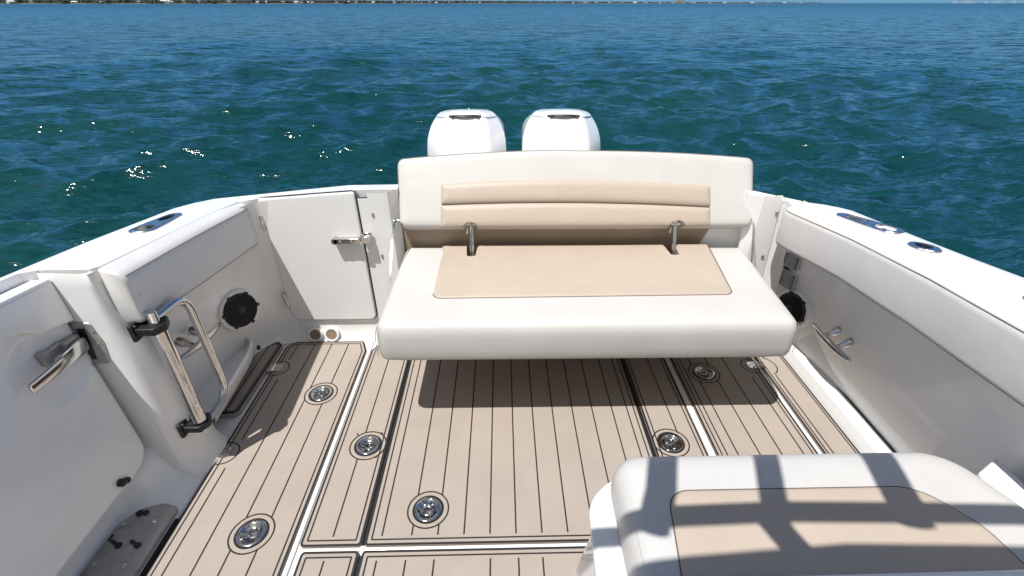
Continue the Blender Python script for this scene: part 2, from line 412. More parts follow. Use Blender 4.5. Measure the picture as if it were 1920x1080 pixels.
# pads in front
pad('deck_pad', [(-.650, .15), (-.467, .15), (-.467, .897), (-.650, .897)], .014, [(-.57, .17, .866)], label='narrow beige deck pad at the bottom edge of the picture')
pad('deck_pad', [(-.457, .15), (.95, .15), (.95, .897), (-.457, .897)], .014,
    [(-.406, .17, .864), (-.315, .17, .864)] + [(-.138 + .0885 * k, .792, .864) for k in range(1, 3)] + [(-.226, .83, .864)],
    extra=[[(-.226, .83), (-.226, .80), (-.236, .79)] , [(-.19, .76), (-.18, .785), (-.15, .792), (.10, .792), (.125, .785), (.135, .76)], [(.115, .864), (.115, .80), (.10, .792)],
           [(-.19, .76), (-.19, .3)], [(.135, .76), (.135, .3)], [(-.236, .79), (-.226, .78), (-.226, .3)]], label='wide beige deck pad at the bottom edge of the picture')
# raised dark pad on the left
pad('deck_pad', [(-1.215, 1.492), (-1.142, 1.492), (-1.128, 1.51), (-1.122, 1.965), (-1.15, 1.995), (-1.225, 1.96), (-1.285, 1.83)], [.008, .006, .012, .012, .02, .02, .03], [(-1.185, 1.51, 1.955)],
    border=.016, mats=('foam', 'line'), hinges=(), z1=.012, edge=.010, label='small beige pad in the shade under the side shelf')
# black rubber gaskets in the gaps
for c_, d_ in (((-.462, 1.475, -.0095), (.0095, 1.11, .004)), ((-.462, .52, -.0095), (.0095, .73, .004)), ((.580, 1.475, -.0095), (.0115, 1.11, .004)), ((-1.1105, .62, -.002), (.012, .80, .008))):
    b = B(); b.box(c_, d_); obj('hatch_gasket', b, ['rubber'], boat)
# white rails between the hatches
for x0, x1, y0, y1 in ((-.687, -.6725, .1, 2.03), (.790, .812, .94, 2.03), (1.2165, 1.2315, .3, 1.97), (-.65, .91, .8995, .9105)):
    b = B(); b.prism(rp([(x0, y0), (x1, y0), (x1, y1), (x0, y1)], .002), -.02, -.003); obj('deck_rail', b, ['gel'], boat, .003)

# --- left side liner: pillar, pocket wall, corner, as plan polylines stacked in height
def plan_loft(levels, mi=0, closed=False):
    b = B(); b.loops([[(x, y, z) for x, y in pts] for pts, z in levels], mi, False, False, closed=closed); return b
def smooth_poly(pts, r, n=5):
    P = [Vector(p) for p in pts]; out = [tuple(P[0])]
    for i in range(1, len(P) - 1):
        a = P[i - 1] - P[i]; c = P[i + 1] - P[i]; t = min(r, a.length * .45, c.length * .45)
        p0 = P[i] + a.normalized() * t; p1 = P[i] + c.normalized() * t
        for k in range(n): u = k / (n - 1); out.append(tuple((1 - u) ** 2 * p0 + 2 * u * (1 - u) * P[i] + u * u * p1))
    out.append(tuple(P[-1])); return out
lv = []
for z, s, fw in ((.842, -.012, 0), (.825, -.003, 0), (.78, 0, 0), (.70, .002, 0), (.6, .004, .002), (.4, .010, .006), (.2, .018, .014), (.11, .026, .03), (.06, .036, .055), (.025, .055, .085), (.006, .078, .108), (-.008, .088, .118)):
    P = [(-1.385 + fw * 1.0 + s * .3, .1), (-1.385 + fw + s * .3, 1.252 - .05 * (.84 - z) / .7), (-1.200 + s, 1.236 - .05 * (.84 - z) / .7), (-1.150 + s * .7 - .040 * max(0, min(1, (z - .60) / .10)), 1.272), (-1.138 + s * .5 - .05 * max(0, min(1, (z - .60) / .10)), 1.335), (-1.165 + s * .6, 1.375 + s * .1), (-1.31 + s * .3, 1.40)]
    zz = z
    lv.append((smooth_poly(P, .028, 6), zz))
# forward low flange under the side door
lv2 = []
b = plan_loft(lv)
for p in b.v:
    if p.z > .7: p.z = min(p.z, .984 - .117 * p.y - .012)
obj('liner_pillar', b, ['gel'], boat, sm=60)
b = B(); LL = []
for (z, x), (z2, x2) in zip(((.19, -1.36), (.15, -1.25), (.11, -1.225), (.06, -1.195), (.022, -1.155), (.004, -1.118), (-.012, -1.108)), ((.19, -1.36), (.12, -1.315), (.06, -1.292), (.030, -1.275), (.018, -1.17), (.006, -1.122), (-.012, -1.113))):
    LL.append([(x2, .1, z2), (x2, 1.0, z2), (x2 * .8 + x * .2, 1.045, z2 * .8 + z * .2), (x2 * .3 + x * .7, 1.08, z2 * .3 + z * .7), (x, 1.12, z), (x, 1.24, z)])
b.loops(LL, 0, False, False, closed=False); obj('door_sill', b, ['gel'], boat, sm=60)
# pocket wall with rounded aft corner running into the transom
lv = []
for z, top in ((.735, 1), (.62, 1), (.5, .9), (.3, .55), (.15, .25), (.05, .08), (.012, .03), (-.008, 0)):
    f = top; fil = {.012: .014, -.008: .03, .05: .004}.get(z, 0)
    P = [(-1.33, 1.37), (-1.315 + fil, 1.55), (-1.30 + .03 * f + fil, 1.70), (-1.262 + .055 * f + fil, 1.86 + .02 * f - fil * .4), (-1.20 + .06 * f + fil * .5, 1.975 + .03 * f - fil), (-1.13 + .02 * f, 2.03 + .03 * f - fil), (-1.05, 2.045 + .03 * f - fil)]
    lv.append((smooth_poly(P, .06, 6), z))
obj('liner_side_wall', plan_loft(lv), ['gel'], boat, sm=60)
# --- transom
def tY(z): return 2.045 + .045 * z / .75
b = B()
out = [(-1.11, 0), (.0, 0), (.0, 0), (1.3, 0)]
LL = []
for z, dy in ((-.01, -.035), (.006, -.02), (.03, -.008), (.06, 0), (.11, 0), (.40, 0), (.74, 0)):
    y = tY(max(z, 0)) + dy; LL.append([(-1.12, y, z), (-.64, y, z), (-.50, y + .006, z)])
b.loops(LL, 0, False, False, closed=False)
LL = []
for z, dy in ((-.01, -.035), (.006, -.02), (.03, -.008), (.06, 0), (.74, 0)):
    y = tY(max(z, 0)) + dy; LL.append([(-.50, y + .006, z), (-.478, y + .04, z), (-.478, y + .10, z)])
b.loops(LL, 0, False, False, closed=False)
b.box((.34, 2.16, .36), (1.66, .04, .76))
obj('transom_wall', b, ['gel'], boat, sm=30)
# beige panel behind the bench, its shade put into the colour
b = B(); b.prism(rp([(-.475, 2.118), (1.185, 2.118), (1.185, 2.139), (-.475, 2.139)], .004), .34, .66)
o = obj('transom_panel', b, ['brown'], boat, .004)
# jamb strips right of the door
b = B()
X = lambda x, z, o=0: (x, tY(z) - o, z)
b.loops([[X(-.605, .76), X(-.50, .775), X(-.482, .775)], [X(-.598, .5), X(-.496, .5), X(-.482, .5)], [X(-.575, .12), X(-.49, .1), X(-.482, .1)]], 0, False, False, closed=False)
LL = []
for z in (.77, .6, .4, .2, .07):
    k = (.77 - z) / .7; xl = -.607 + .045 * k; xr = -.517 + .02 * k
    y = tY(z); LL.append([(xl - .004, y - .001, z), (xl, y - .016, z), (xr - .02, y - .018, z), (xr, y - .015, z), (-.480, y + .03, z)])
b = B(); b.loops(LL, 0, False, False, closed=False)
for x, z in ((-.592, .672), (-.575, .468), (-.558, .25)):
    b.lathe([(.0055, 0), (.0055, .004), (.003, .005), (0, .003)], 12, 1, X=Matrix.Translation((x, tY(z) - .017, z)) @ Matrix.Rotation(R(90), 4, 'X'))
    b.box((x, tY(z) - .019, z - .008), (.008, .004, .012), 1)
obj('door_jamb', b, ['gel', 'steel_dull'], boat, sm=30)
# transom door
door = B(); dp = [(-1.070, .112), (-.648, .112), (-.6655, .772), (-1.098, .742)]
LL = []
for ins, o in ((.0, .000), (.0, .010), (.002, .013), (.005, .0145), (.02, .0148)):
    l = rp(dp, [.05, .03, .012, .012], ins); LL.append([(x, tY(z) - o, z) for x, z in l])
door.loops(LL, 0, False, True)
gap = rp(dp, [.05, .03, .012, .012], -.0045)
door.ribbon([(x, z) for x, z in gap], .006, 0, 1, closed=True, X=Matrix(((1, 0, 0, 0), (0, .06, 0, tY(0) - .0012), (0, 1, 0, 0), (0, 0, 0, 1))))
for i in range(len(door.v)): pass
td = obj('transom_door', door, ['gel', 'line'], boat, sm=18)
for x, z in ((-1.098, .635), (-1.078, .235)):
    b = B(); X_ = Matrix.Translation((x, tY(z) - .016, z)) @ Matrix.Rotation(R(-3), 4, 'Y')
    b.box((0, 0, 0), (.022, .006, .075), 0, X_)
    b.tube([(0, -.006, -.036), (0, -.006, .036)], .007, 10, 0, X_)
    obj('hinge', b, ['steel'], td, .002)
b = B(); X_ = Matrix.Translation((-.72, tY(.553) - .016, .553))
b.loops([[(x, y, z) for x, z in rp([(-.060, -.012), (.062, -.010), (.062, .014), (-.060, .012)], .008)] for y in (-.012, -.034)][::-1], 0, X=X_)
b.box((.0, -.004, .0), (.085, .014, .016), 0, X_)
b.tube([(-.058, -.034, -.001), (-.058, .0, -.001)], .015, 14, 0, X_)
for x in (-.03, .02): b.lathe([(.006, 0), (.006, .003), (.002, .0035), (0, .002)], 12, 1, X=X_ @ Matrix.Translation((x, -.034, 0)) @ Matrix.Rotation(R(90), 4, 'X'))
obj('slide_latch', b, ['steel', 'steel_dull'], td, .0015)
b = B(); X_ = Matrix.Translation((-.636, tY(.555) - .004, .555))
b.box((0, -.02, 0), (.042, .034, .034), 0, X_); b.box((-.012, -.03, .022), (.016, .02, .012), 0, X_); b.box((0, -.004, 0), (.05, .008, .05), 0, X_)
obj('latch_keeper', b, ['steel'], boat, .003)
# drain cups
for x in (-.972, -.887):
    X_ = Matrix.Translation((x, 2.026, .030)) @ Matrix.Rotation(R(70), 4, 'X')
    b = B(); b.lathe([(.040, -.012), (.040, .003), (.036, .007), (.029, .007), (.0275, .0045), (.027, .003)], 28, 0, X_)
    b.lathe([(.030, .0035), (.012, .0030), (0, .003)], 24, 1, X_)
    obj('drain_cup', b, ['gel', 'foam_dark'], boat, sm=45)
# small grey plate left of the bench
b = B(); b.loops([[(x, y, z) for x, y in rp([(-.598, 2.005), (-.45, 2.005), (-.45, 2.035), (-.635, 2.035)], .006)] for z in (-.005, .0)], 0)
b.ribbon(rp([(-.598, 2.005), (-.45, 2.005), (-.45, 2.035), (-.635, 2.035)], .006), .008, .001, 1, closed=True)
obj('deck_pad', b, ['foam', 'line'], boat, label='tiny deck pad peeking out left of the bench')

# --- right end pillar of the transom
LL = []
for z in (.750, .6, .45, .3, .1, -.02):
    k = (.745 - z) / .745; y = tY(z)
    LL.append([(1.13 + .03 * k, y + .07, z), (1.130 + .02 * k, y - .004, z), (1.185 - .03 * k, y - .035, z), (1.275 + .0 * k, y - .030, z), (1.283, y - .018, z), (1.31, y - .014, z), (1.345, 2.0, z), (1.37, 2.06, z)])
b = B(); b.loops(LL[::-1], 0, True, True)
for p in b.v:
    if p.z > .7 and p.x > 1.28: p.z = .722
for x, z in ((1.262, .672), (1.248, .455)):
    b.box((x, tY(z) - .036, z), (.014, .005, .008), 1); b.lathe([(.006, 0), (.006, .005), (.0, .006)], 10, 1, X=Matrix.Translation((x + .004, tY(z) - .034, z)) @ Matrix.Rotation(R(90), 4, 'X'))
obj('transom_pillar', b, ['gel', 'steel_dull'], boat, .006, sm=30)

# --- gunwales
gl = [(-1.43, .05), (-1.378, .05), (-1.378, 1.225), (-1.345, 1.256), (-1.203, 1.252), (-1.188, 1.28), (-1.186, 1.5), (-1.185, 1.9), (-1.170, 2.052), (-1.115, 2.070), (-1.095, 2.088), (-.67, 2.096), (-.66, 2.118), (-.478, 2.118), (-.478, 2.18),
      (-.71, 2.172), (-1.10, 2.120), (-1.29, 2.085), (-1.35, 2.03), (-1.385, 1.94), (-1.402, 1.5), (-1.398, 1.18)]
def zl(x, y):
    z = .984 - .117 * min(y, 2.04)
    t = min(1, max(0, (x + 1.16) / .45)); return z * (1 - t) + .775 * t
body = B(); body.prism(smooth_poly(gl, .02, 4)[:-1] if False else gl, lambda x, y: zl(x, y) - .045, zl)
def holder_cut(x, y, r, ry, tilt, az, depth=.12):
    c = B(); X_ = Matrix.Translation((x, y, .8)) @ Matrix.Rotation(R(az), 4, 'Z') @ Matrix.Diagonal((r, ry, 1, 1))
    c.prism(circ(0, 0, 1, 28), -.3, .3, 0, X_); return c
LH1 = (-1.288, 1.640); LH2 = (-1.295, 1.765)
gb = boolean(body, [holder_cut(-1.290, 1.628, .027, .034, 0, 2), holder_cut(-1.297, 1.775, .022, .050, 0, 2)])
obj('gunwale', gb, ['gel'], boat, .010, sm=40, label='white left gunwale with chrome rod holder')
b = B(); rl = rp([(-1.375, 1.30), (-1.215, 1.30), (-1.215, 1.52), (-1.375, 1.50)], .05)
# raised non-skid panel lines on gunwale
pl = rp([(-1.365, 1.335), (-1.215, 1.325), (-1.215, 1.98), (-1.350, 1.98)], [.05, .01, .01, .03])
b = B()
LLp = [[(x, y, zl(x, y) + dz) for x, y in rp([(-1.368, 1.335), (-1.228, 1.325), (-1.228, 1.985), (-1.350, 1.985)], [.045, .01, .01, .03], ins)] for ins, dz in ((0, .0), (.002, .003), (.006, .004))]
b.loops(LLp, 0, False, True)
b = boolean(boolean(B().loops([LLp[0], LLp[2]], 0), [holder_cut(-1.290, 1.628, .027, .034, 0, 2)]), [holder_cut(-1.297, 1.775, .022, .050, 0, 2)])
obj('gunwale_panel', b, ['nonskid'], boat, .0015, sm=40)
gr = [(1.56, .05), (1.575, 1.0), (1.556, 1.216), (1.535, 1.356), (1.519, 1.507), (1.506, 1.668), (1.489, 1.889), (1.463, 1.94), (1.422, 1.988), (1.300, 2.066), (1.292, 2.02), (1.296, 1.985),
      (1.318, 1.90), (1.345, 1.784), (1.375, 1.435), (1.360, 1.1), (1.350, .05)]
zr_ = lambda x, y: .893 - .080 * y + (.012 * max(0, min(1, (1.3 - x) / .12)) if y > 1.9 else 0)
body = B(); body.prism(gr, lambda x, y: zr_(x, y) - .045, zr_)
gb = boolean(body, [holder_cut(1.455, 1.645, .030, .040, 0, 18), holder_cut(1.436, 1.765, .024, .046, 0, 18), holder_cut(1.447, 1.458, .022, .032, 0, 20)])
obj('gunwale', gb, ['gel'], boat, .010, sm=40, label='broad white right gunwale with chrome cup and rod holders')
def rodplate(outl, holes, X_, cups, lab):
    """chrome plate with cut openings and dark tubes below"""
    b = B(); LL = [[(x, y, z) for x, y in rp(outl[0], outl[1], ins)] for ins, z in ((0, -.001), (0, .003), (.003, .0062), (.006, .0062))]
    b.loops(LL, 0)
    cs = [B().prism(circ(0, 0, 1, 30), -.05, .05, 0, Matrix.Translation((hx, hy, 0)) @ Matrix.Diagonal((rx, ry, 1, 1))) for hx, hy, rx, ry in holes]
    b = boolean(b, cs)
    for hx, hy, rx, ry in holes:
        Xc = Matrix.Translation((hx, hy, 0)) @ Matrix.Diagonal((rx * .985, ry * .985, 1, 1))
        seg = 30; tl = .6 if cups else .0
        LL = [[(math.cos(a), math.sin(a) + (k * .3 if not cups else 0), z) for a in [2 * math.pi * j / seg for j in range(seg)]] for k, z in enumerate((.004, -.03, -.07))]
        b.loops(LL, 0, False, False, X=Xc)
        LL = [[(math.cos(a) * s, math.sin(a) * s + (.6 if not cups else 0), -.07) for a in [2 * math.pi * j / seg for j in range(seg)]] for s in (1, .01)]
        b.loops(LL, 1, False, True, X=Xc)
    return obj('rod_holder', b, ['steel_brushed', 'black'], boat, X=X_, sm=40, label=lab)
def onplane(x, y, zf, az, up=.0005):
    e = .05; z = zf(x, y); dx = (zf(x + e, y) - z) / e; dy = (zf(x, y + e) - z) / e
    n = Vector((-dx, -dy, 1)).normalized(); q = Vector((0, 0, 1)).rotation_difference(n)
    return Matrix.Translation((x, y, z + up)) @ q.to_matrix().to_4x4() @ Matrix.Rotation(R(az), 4, 'Z')
P2 = [(-.042, -.06), (-.022, -.098), (.022, -.098), (.042, -.06), (.040, -.01), (.030, .16), (.0, .185), (-.022, .17), (-.036, .03)]
P2 = [(-.043, -.075), (-.020, -.100), (.022, -.100), (.044, -.070), (.040, .02), (.026, .150), (-.002, .165), (-.026, .140), (-.040, .02)]
rodplate((P2, .03), [(0, -.048, .028, .036), (-.001, .085, .019, .046)], onplane(-1.291, 1.672, lambda x, y: zl(x, y) + .004, 2), False, 'chrome rod holder with two openings on the left gunwale')
rodplate(([(-x, y) for x, y in P2[::-1]], .03), [(0, -.040, .030, .038), (.001, .080, .022, .044)], onplane(1.443, 1.692, zr_, 18), False, 'chrome double rod holder on the right gunwale')
rodplate((circ(0, 0, 1, 4), .2), [], onplane(0, 0, zr_, 0), True, '') if False else None
ell = [(.040 * math.cos(a), .052 * math.sin(a)) for a in [2 * math.pi * k / 12 for k in range(12)]]
rodplate((ell, .018), [(0, .004, .021, .028)], onplane(1.447, 1.458, zr_, 20), True, 'oval chrome holder nearest the double one on the right gunwale')
rodplate((ell, .018), [(0, .004, .021, .028)], onplane(1.444, 1.045, zr_, 10), True, 'oval chrome holder at the right edge of the picture')
# raised lip line along right gunwale outer side
b = B(); LLr = []
for y, x in ((.1, 1.525), (1.0, 1.535), (1.216, 1.521), (1.356, 1.502), (1.507, 1.487), (1.668, 1.475), (1.86, 1.458)):
    LLr.append([(x - .010, y, zr_(x, y) - .003), (x - .004, y, zr_(x, y) + .0028), (x + .012, y, zr_(x, y) + .0028), (x + .018, y, zr_(x, y) - .003)])
b.loops(LLr, 0, False, False, closed=False); obj('gunwale_moulding', b, ['gel'], boat, sm=60)
# --- hull outside
b = B()
ol = [(-1.43, -1.0), (-1.43, .05), (-1.398, 1.18), (-1.402, 1.5), (-1.385, 1.94), (-1.35, 2.03), (-1.29, 2.085), (-1.10, 2.120), (-.71, 2.172), (-.478, 2.18), (1.12, 2.12), (1.287, 2.068), (1.422, 1.988), (1.489, 1.889), (1.519, 1.507), (1.556, 1.216), (1.575, 1.0), (1.56, .05), (1.56, -1.0)]
b.loops([[(x * s, y + dy, z if i == 0 else zz) for (x, y) in ol for z in [min(zl(x, y) if x < 0 else zr_(x, y), .80) - .02]] for i, (s, dy, zz) in enumerate(((.995, -.004, 0), (.985, -.01, .3), (.95, -.03, -.1), (.90, -.06, -.9)))], 0, False, False, closed=False)
obj('hull', b, ['gel'], boat, sm=50)
b = B(); b.prism(rp([(-1.15, 2.14), (1.25, 2.14), (1.15, 2.98), (-1.05, 2.98)], .12), -.02, .04); obj('swim_platform', b, ['gel'], boat, .012)

# --- right side wall, ledge
LL = []
for y in (.85, 1.1, 1.4, 1.7, 1.80, 1.90, 2.02):
    e = .0 if y < 1.8 else (y - 1.8) * .35
    LL.append([(1.395 - e * .6, y, .74), (1.400 - e * .6, y, .60), (1.428 - e, y, .45), (1.446 - e, y, .30), (1.456 - e, y, .16), (1.460 - e, y, .075), (1.464 - e, y, .05)])
b = B(); b.loops(LL, 0, False, False, closed=False); obj('liner_side_wall', b, ['gel'], boat, sm=60)
b = B(); LL = []
for y in (.3, 1.90): LL.append([(1.3785, y, -.012), (1.3805, y, .0), (1.397, y, .046), (1.403, y, .05), (1.478, y, .052)])
b.loops(LL, 0, False, False, closed=False); b.add([(1.3785, 1.90, -.012), (1.3805, 1.90, 0), (1.397, 1.90, .046), (1.403, 1.90, .05), (1.478, 1.90, .052), (1.478, 1.90, -.012)], [(0, 1, 2, 3, 4, 5)])
LL = [[(1.4585, y, .0525), (1.466, y, .0525), (1.47, y, .07)] for y in (.85, 1.93)]
obj('side_ledge', b, ['gel'], boat, sm=30)
b = B(); b.box((1.4605, 1.38, .0535), (.006, 1.0, .003)); obj('ledge_seal', b, ['rubber'], boat)
# step block at the right by the front seat
b = B()
b.loops([[(1.245, .1, 0), (1.45, .1, 0), (1.45, .90, 0), (1.390, .90, 0), (1.29, .85, 0), (1.245, .70, 0)], [(1.245, .1, .40), (1.42, .1, .40), (1.385, .80, .40), (1.385, .892, .40), (1.291, .843, .40), (1.245, .70, .40)]], 0)
obj('side_step', b, ['gel'], boat, .008)
b = B(); b.loops([[(1.400, .05, .20), (1.430, 1.074, .198), (1.47, 1.080, .198)], [(1.395, .05, .45), (1.424, 1.010, .48), (1.47, 1.015, .48)], [(1.39, .05, .66), (1.405, .975, .66), (1.45, .98, .66)]], 0, False, False, closed=False)
obj('side_bulkhead', b, ['gel'], boat, sm=20)

# --- coaming bolsters
def bolster(stations, lab, seamk):
    """stations: list of (point list of the cross-section)"""
    b = B(); b.loops(stations, 0)
    P = [s[seamk] for s in stations[2:-2]]
    return b
def bolsec(xf, xb, zt, zb, y, sgn, e=0., yb=None):
    """cross-section at y: face at xf, back at xb; rounded; e = end shrink"""
    w_ = abs(xb - xf); h = zt - zb; c = ((xf + xb) / 2, (zt + zb) / 2); pts = rp([(0, 0), (w_, 0), (w_, h), (0, h)], [.018, .004, .004, .028], 0, 6)
    out = []
    for u, v in pts:
        x = xf + sgn * u; z = zb + v
        x = c[0] + (x - c[0]) * (1 - e * .5); z = c[1] + (z - c[1]) * (1 - e * .12)
        out.append((x, y, z + .020 * (u / w_) * (v / h)))
    return out
def mkbolster(key, sgn, lab, mat_, seam_ends):
    st = []; n = len(key)
    y0, y1 = key[0][0], key[-1][0]
    ys = [y0, y0 + .002, y0 + .006, y0 + .014, y0 + .026] + list(np.linspace(y0 + .06, y1 - .06, 24)) + [y1 - .026, y1 - .014, y1 - .006, y1 - .002, y1]
    es = [.5, .28, .13, .035, 0] + [0] * 24 + [0, .035, .13, .28, .5]
    ky = [k[0] for k in key]
    seam = []; seam2 = []
    for y, e in zip(ys, es):
        xf = float(np.interp(y, ky, [k[1] for k in key])); xb = float(np.interp(y, ky, [k[2] for k in key]))
        zt = float(np.interp(y, ky, [k[3] for k in key])); zb = float(np.interp(y, ky, [k[4] for k in key]))
        xf += sgn * -.0025 * math.sin(6 * y + 1) ; 
        s = bolsec(xf, xb, zt, zb, y, sgn, e); st.append(s)
        if e < .1: seam.append((xf + sgn * .006, y, zt - .008)); seam2.append((xf + sgn * .0055, y, zb + .0045))
    if sgn < 0: st = [s for s in st]
    b = B(); b.loops(st if sgn > 0 else st, 0)
    o = obj('coaming_bolster', b, [mat_], boat, sm=50, label=lab)
    t = B(); t.tube(seam, .0022, 6); t.tube([(x, y, z) for x, y, z in seam2], .0022, 6)
    if seam_ends:
        f = st[4]; y = ys[4]; xf = key[0][1]; zt = key[0][3]; zb = key[0][4]
        t.tube([(xf + sgn * .0065, y, zt - .009), (xf + sgn * -.0005, y + .001, (zt + zb) / 2), (xf + sgn * .006, y, zb + .005)], .0018, 6)
    obj('seam', t, ['seam'], o, sm=60)
    return o
mkbolster([(1.255, -1.118, -1.19, .812, .640), (1.6, -1.121, -1.192, .775, .590), (2.058, -1.125, -1.19, .722, .540)], -1, 'pale grey padded bolster below the left gunwale', 'vinyl_grey', True)
mkbolster([(.55, 1.290, 1.362, .830, .645), (.93, 1.292, 1.366, .803, .625), (1.24, 1.297, 1.372, .784, .608), (1.6, 1.288, 1.360, .752, .580), (1.8, 1.268, 1.346, .733, .560), (1.93, 1.250, 1.325, .722, .550), (2.0, 1.258, 1.305, .714, .546)], 1, 'long pale padded bolster below the right gunwale', 'vinyl_grey', False)

# --- speakers
def speaker(P, nrm, lab, r=.076):
    n = Vector(nrm).normalized(); u = Vector((0, 0, 1)).cross(n).normalized(); v = n.cross(u)
    X_ = Matrix((( u.x, v.x, n.x, P[0]), (u.y, v.y, n.y, P[1]), (u.z, v.z, n.z, P[2]), (0, 0, 0, 1)))
    b = B(); b.lathe([(r * 1.26, -.04), (r * 1.26, .003), (r * 1.22, .008), (r * 1.08, .010), (r, .006)], 48, 0)
    o = obj('speaker', b, ['gel'], boat, X=X_, sm=40, label=lab)
    g = B(); g.lathe([(r * 1.04, .004), (r * 1.04, .014), (r * .97, .019), (r * .92, .019), (r * .88, .015)], 48, 0)
    g.lathe([(r * .88, .0145), (r * .3, .0150), (r * .28, .0150)], 40, 0)
    g.lathe([(r * .26, .014), (r * .26, .018), (r * .2, .021), (0, .023)], 28, 0)
    for k in range(-9, 10):
        yy = k * r * .088; hw = math.sqrt(max(0, (r * .87) ** 2 - yy * yy)); 
        g.box((0, yy, .0165), (2 * hw, r * .04, .003), 0)
    for k in range(6):
        a = R(60 * k + 22); g.box((0, 0, .013), (r * .17, r * .22, .014), 0, Matrix.Rotation(a, 4, 'Z') @ Matrix.Translation((0, r * 1.03, 0)))
    obj('grille', g, ['black'], o, X=X_, sm=30)
speaker((-1.208, 1.862, .293), (.86, -.48, .12), 'round black speaker in white ring on the left side wall')
speaker((1.388, 1.905, .236), (-.95, -.28, .10), 'round black speaker on the right wall, half hidden by the bench')
# --- cleats
def cleat(a, b_, wall, lab, r=.0135):
    A, Bv = Vector(a), Vector(b_); d = (Bv - A).normalized(); L = (Bv - A).length; Wv = Vector(wall); b = B()
    pts = [A + d * L * t for t in (0, .04, .16, .3, .5, .7, .84, .96, 1)]
    bow = [-.010, -.008, -.003, 0, 0, 0, -.003, -.008, -.010]
    b.tube([p - Wv * bw * 1.0 for p, bw in zip(pts, bow)], [r * .55, r * .75, r * .85, r, r * 1.05, r, r * .85, r * .75, r * .55], 12)
    for t in (.34, .66):
        c = A + d * L * t
        b.tube([c, c + Wv * .018, c + Wv * .036, c + Wv * .05, c + Wv * .075], [r * .8, r * .8, r * 1.0, r * 1.5, r * 1.6], 12)
    obj('cleat', b, ['steel'], boat, sm=60, label=lab)
cleat((1.388, 1.748, .253), (1.388, 1.488, .255), (.93, .0, .42), 'chrome cleat on the right side wall')
cleat((-1.205, 1.440, .350), (-1.205, 1.705, .322), (-.95, .1, .28), 'chrome cleat on the left side wall behind the rail')
# --- stickers on right wall
def quad_on(P, w_, h, nrm, tilt, mats, name, draw):
    n = Vector(nrm).normalized(); u = Vector((0, 0, 1)).cross(n).normalized(); v = n.cross(u)
    X_ = Matrix(((u.x, v.x, n.x, P[0]), (u.y, v.y, n.y, P[1]), (u.z, v.z, n.z, P[2]), (0, 0, 0, 1))) @ Matrix.Rotation(R(tilt), 4, 'Z')
    b = B(); draw(b, w_, h); return obj(name, b, mats, boat, X=X_, sm=None)
def dr1(b, w_, h): b.box((0, 0, 0), (w_, h, .003), 0); b.box((0, 0, .001), (w_ - .006, h - .006, .004), 1)
def dr2(b, w_, h):
    dr1(b, w_, h)
    for k in range(7): b.box((random.uniform(-.003, .003), h * (.38 - .125 * k), .0035), (w_ * .78 * random.uniform(.7, 1), .0022, .001), 2)
nw = (-.944, -.33, -.03)
quad_on((1.354, 1.975, .457), .082, .070, nw, 0, ['sticker_white', 'sticker', 'sticker_white'], 'warning_sticker', dr2)
quad_on((1.358, 1.965, .362), .080, .085, nw, 0, ['sticker_white', 'sticker', 'sticker_white'], 'warning_sticker', dr2)
quad_on((1.344, 2.008, .412), .060, .016, nw, 0, ['black', 'black', 'sticker_white'], 'name_plate', dr1)

# --- side shelf (left)
sh = [(-1.147, 1.395), (-1.150, 1.50), (-1.158, 1.62), (-1.168, 1.76), (-1.188, 1.855), (-1.225, 1.895), (-1.27, 1.90)]
shp = smooth_poly(sh, .04, 5)
b = B()
def offp(pts, d):
    out = []
    for i, p in enumerate(pts):
        q0 = Vector(pts[max(i - 1, 0)]); q1 = Vector(pts[min(i + 1, len(pts) - 1)]); t = (q1 - q0).normalized(); out.append((p[0] - t.y * d, p[1] + t.x * d))
    return out
inn = offp(shp, .014)
outer2 = offp(shp, -.001)
n_ = len(shp)
b.loops([[(x, y, .055) for x, y in offp(shp, .010)], [(x, y, .075) for x, y in shp], [(x, y, .118) for x, y in shp], [(x, y, .124) for x, y in offp(shp, .004)], [(x, y, .124) for x, y in offp(shp, .011)], [(x, y, .118) for x, y in inn], [(x, y, .080) for x, y in offp(shp, .02)], [(-1.33, y, .078) for x, y in shp]], 0, False, False, closed=False)
obj('side_shelf', b, ['gel'], boat, sm=50)
b = B(); b.lathe([(.012, 0), (.012, .006), (.006, .009), (0, .008)], 16, 0, Matrix.Translation((-1.162, 1.83, .10)) @ Matrix.Rotation(R(80), 4, 'Y')); obj('shelf_knob', b, ['black'], boat)

# --- removable hand rail on the pillar
rail = thing('hand_rail', 'polished stainless hand rail clipped upright to the left pillar in black brackets', 'hand rail', (-1.10, 1.27, .15))
b = B(); b.tube([(-1.100, 1.268, .675), (-1.099, 1.268, .60), (-1.098, 1.266, .21), (-1.098, 1.266, .165)], [.0165, .0165, .0165, .0165], 20)
b.tube([(-1.0985, 1.267, .612), (-1.098, 1.266, .215)], .0245, 24)
obj('pole', b, ['steel'], rail, sm=50)
U = smooth_poly([(-1.105, 1.285, .640), (-1.088, 1.400, .668), (-1.086, 1.425, .20), (-1.096, 1.285, .155)], .075, 12)
def sp3(pts, r, n=10):
    P = [Vector(p) for p in pts]; out = [P[0]]
    for i in range(1, len(P) - 1):
        a = P[i - 1] - P[i]; c = P[i + 1] - P[i]; t = min(r, a.length * .48, c.length * .48)
        p0 = P[i] + a.normalized() * t; p1 = P[i] + c.normalized() * t
        for k in range(n): u = k / (n - 1); out.append((1 - u) ** 2 * p0 + 2 * u * (1 - u) * P[i] + u * u * p1)
    out.append(P[-1]); return out
b = B(); b.tube(sp3([(-1.105, 1.282, .640), (-1.092, 1.425, .640), (-1.090, 1.440, .190), (-1.096, 1.290, .175)], .075, 12), .0145, 18)
obj('handle_bar', b, ['steel'], rail, sm=60)
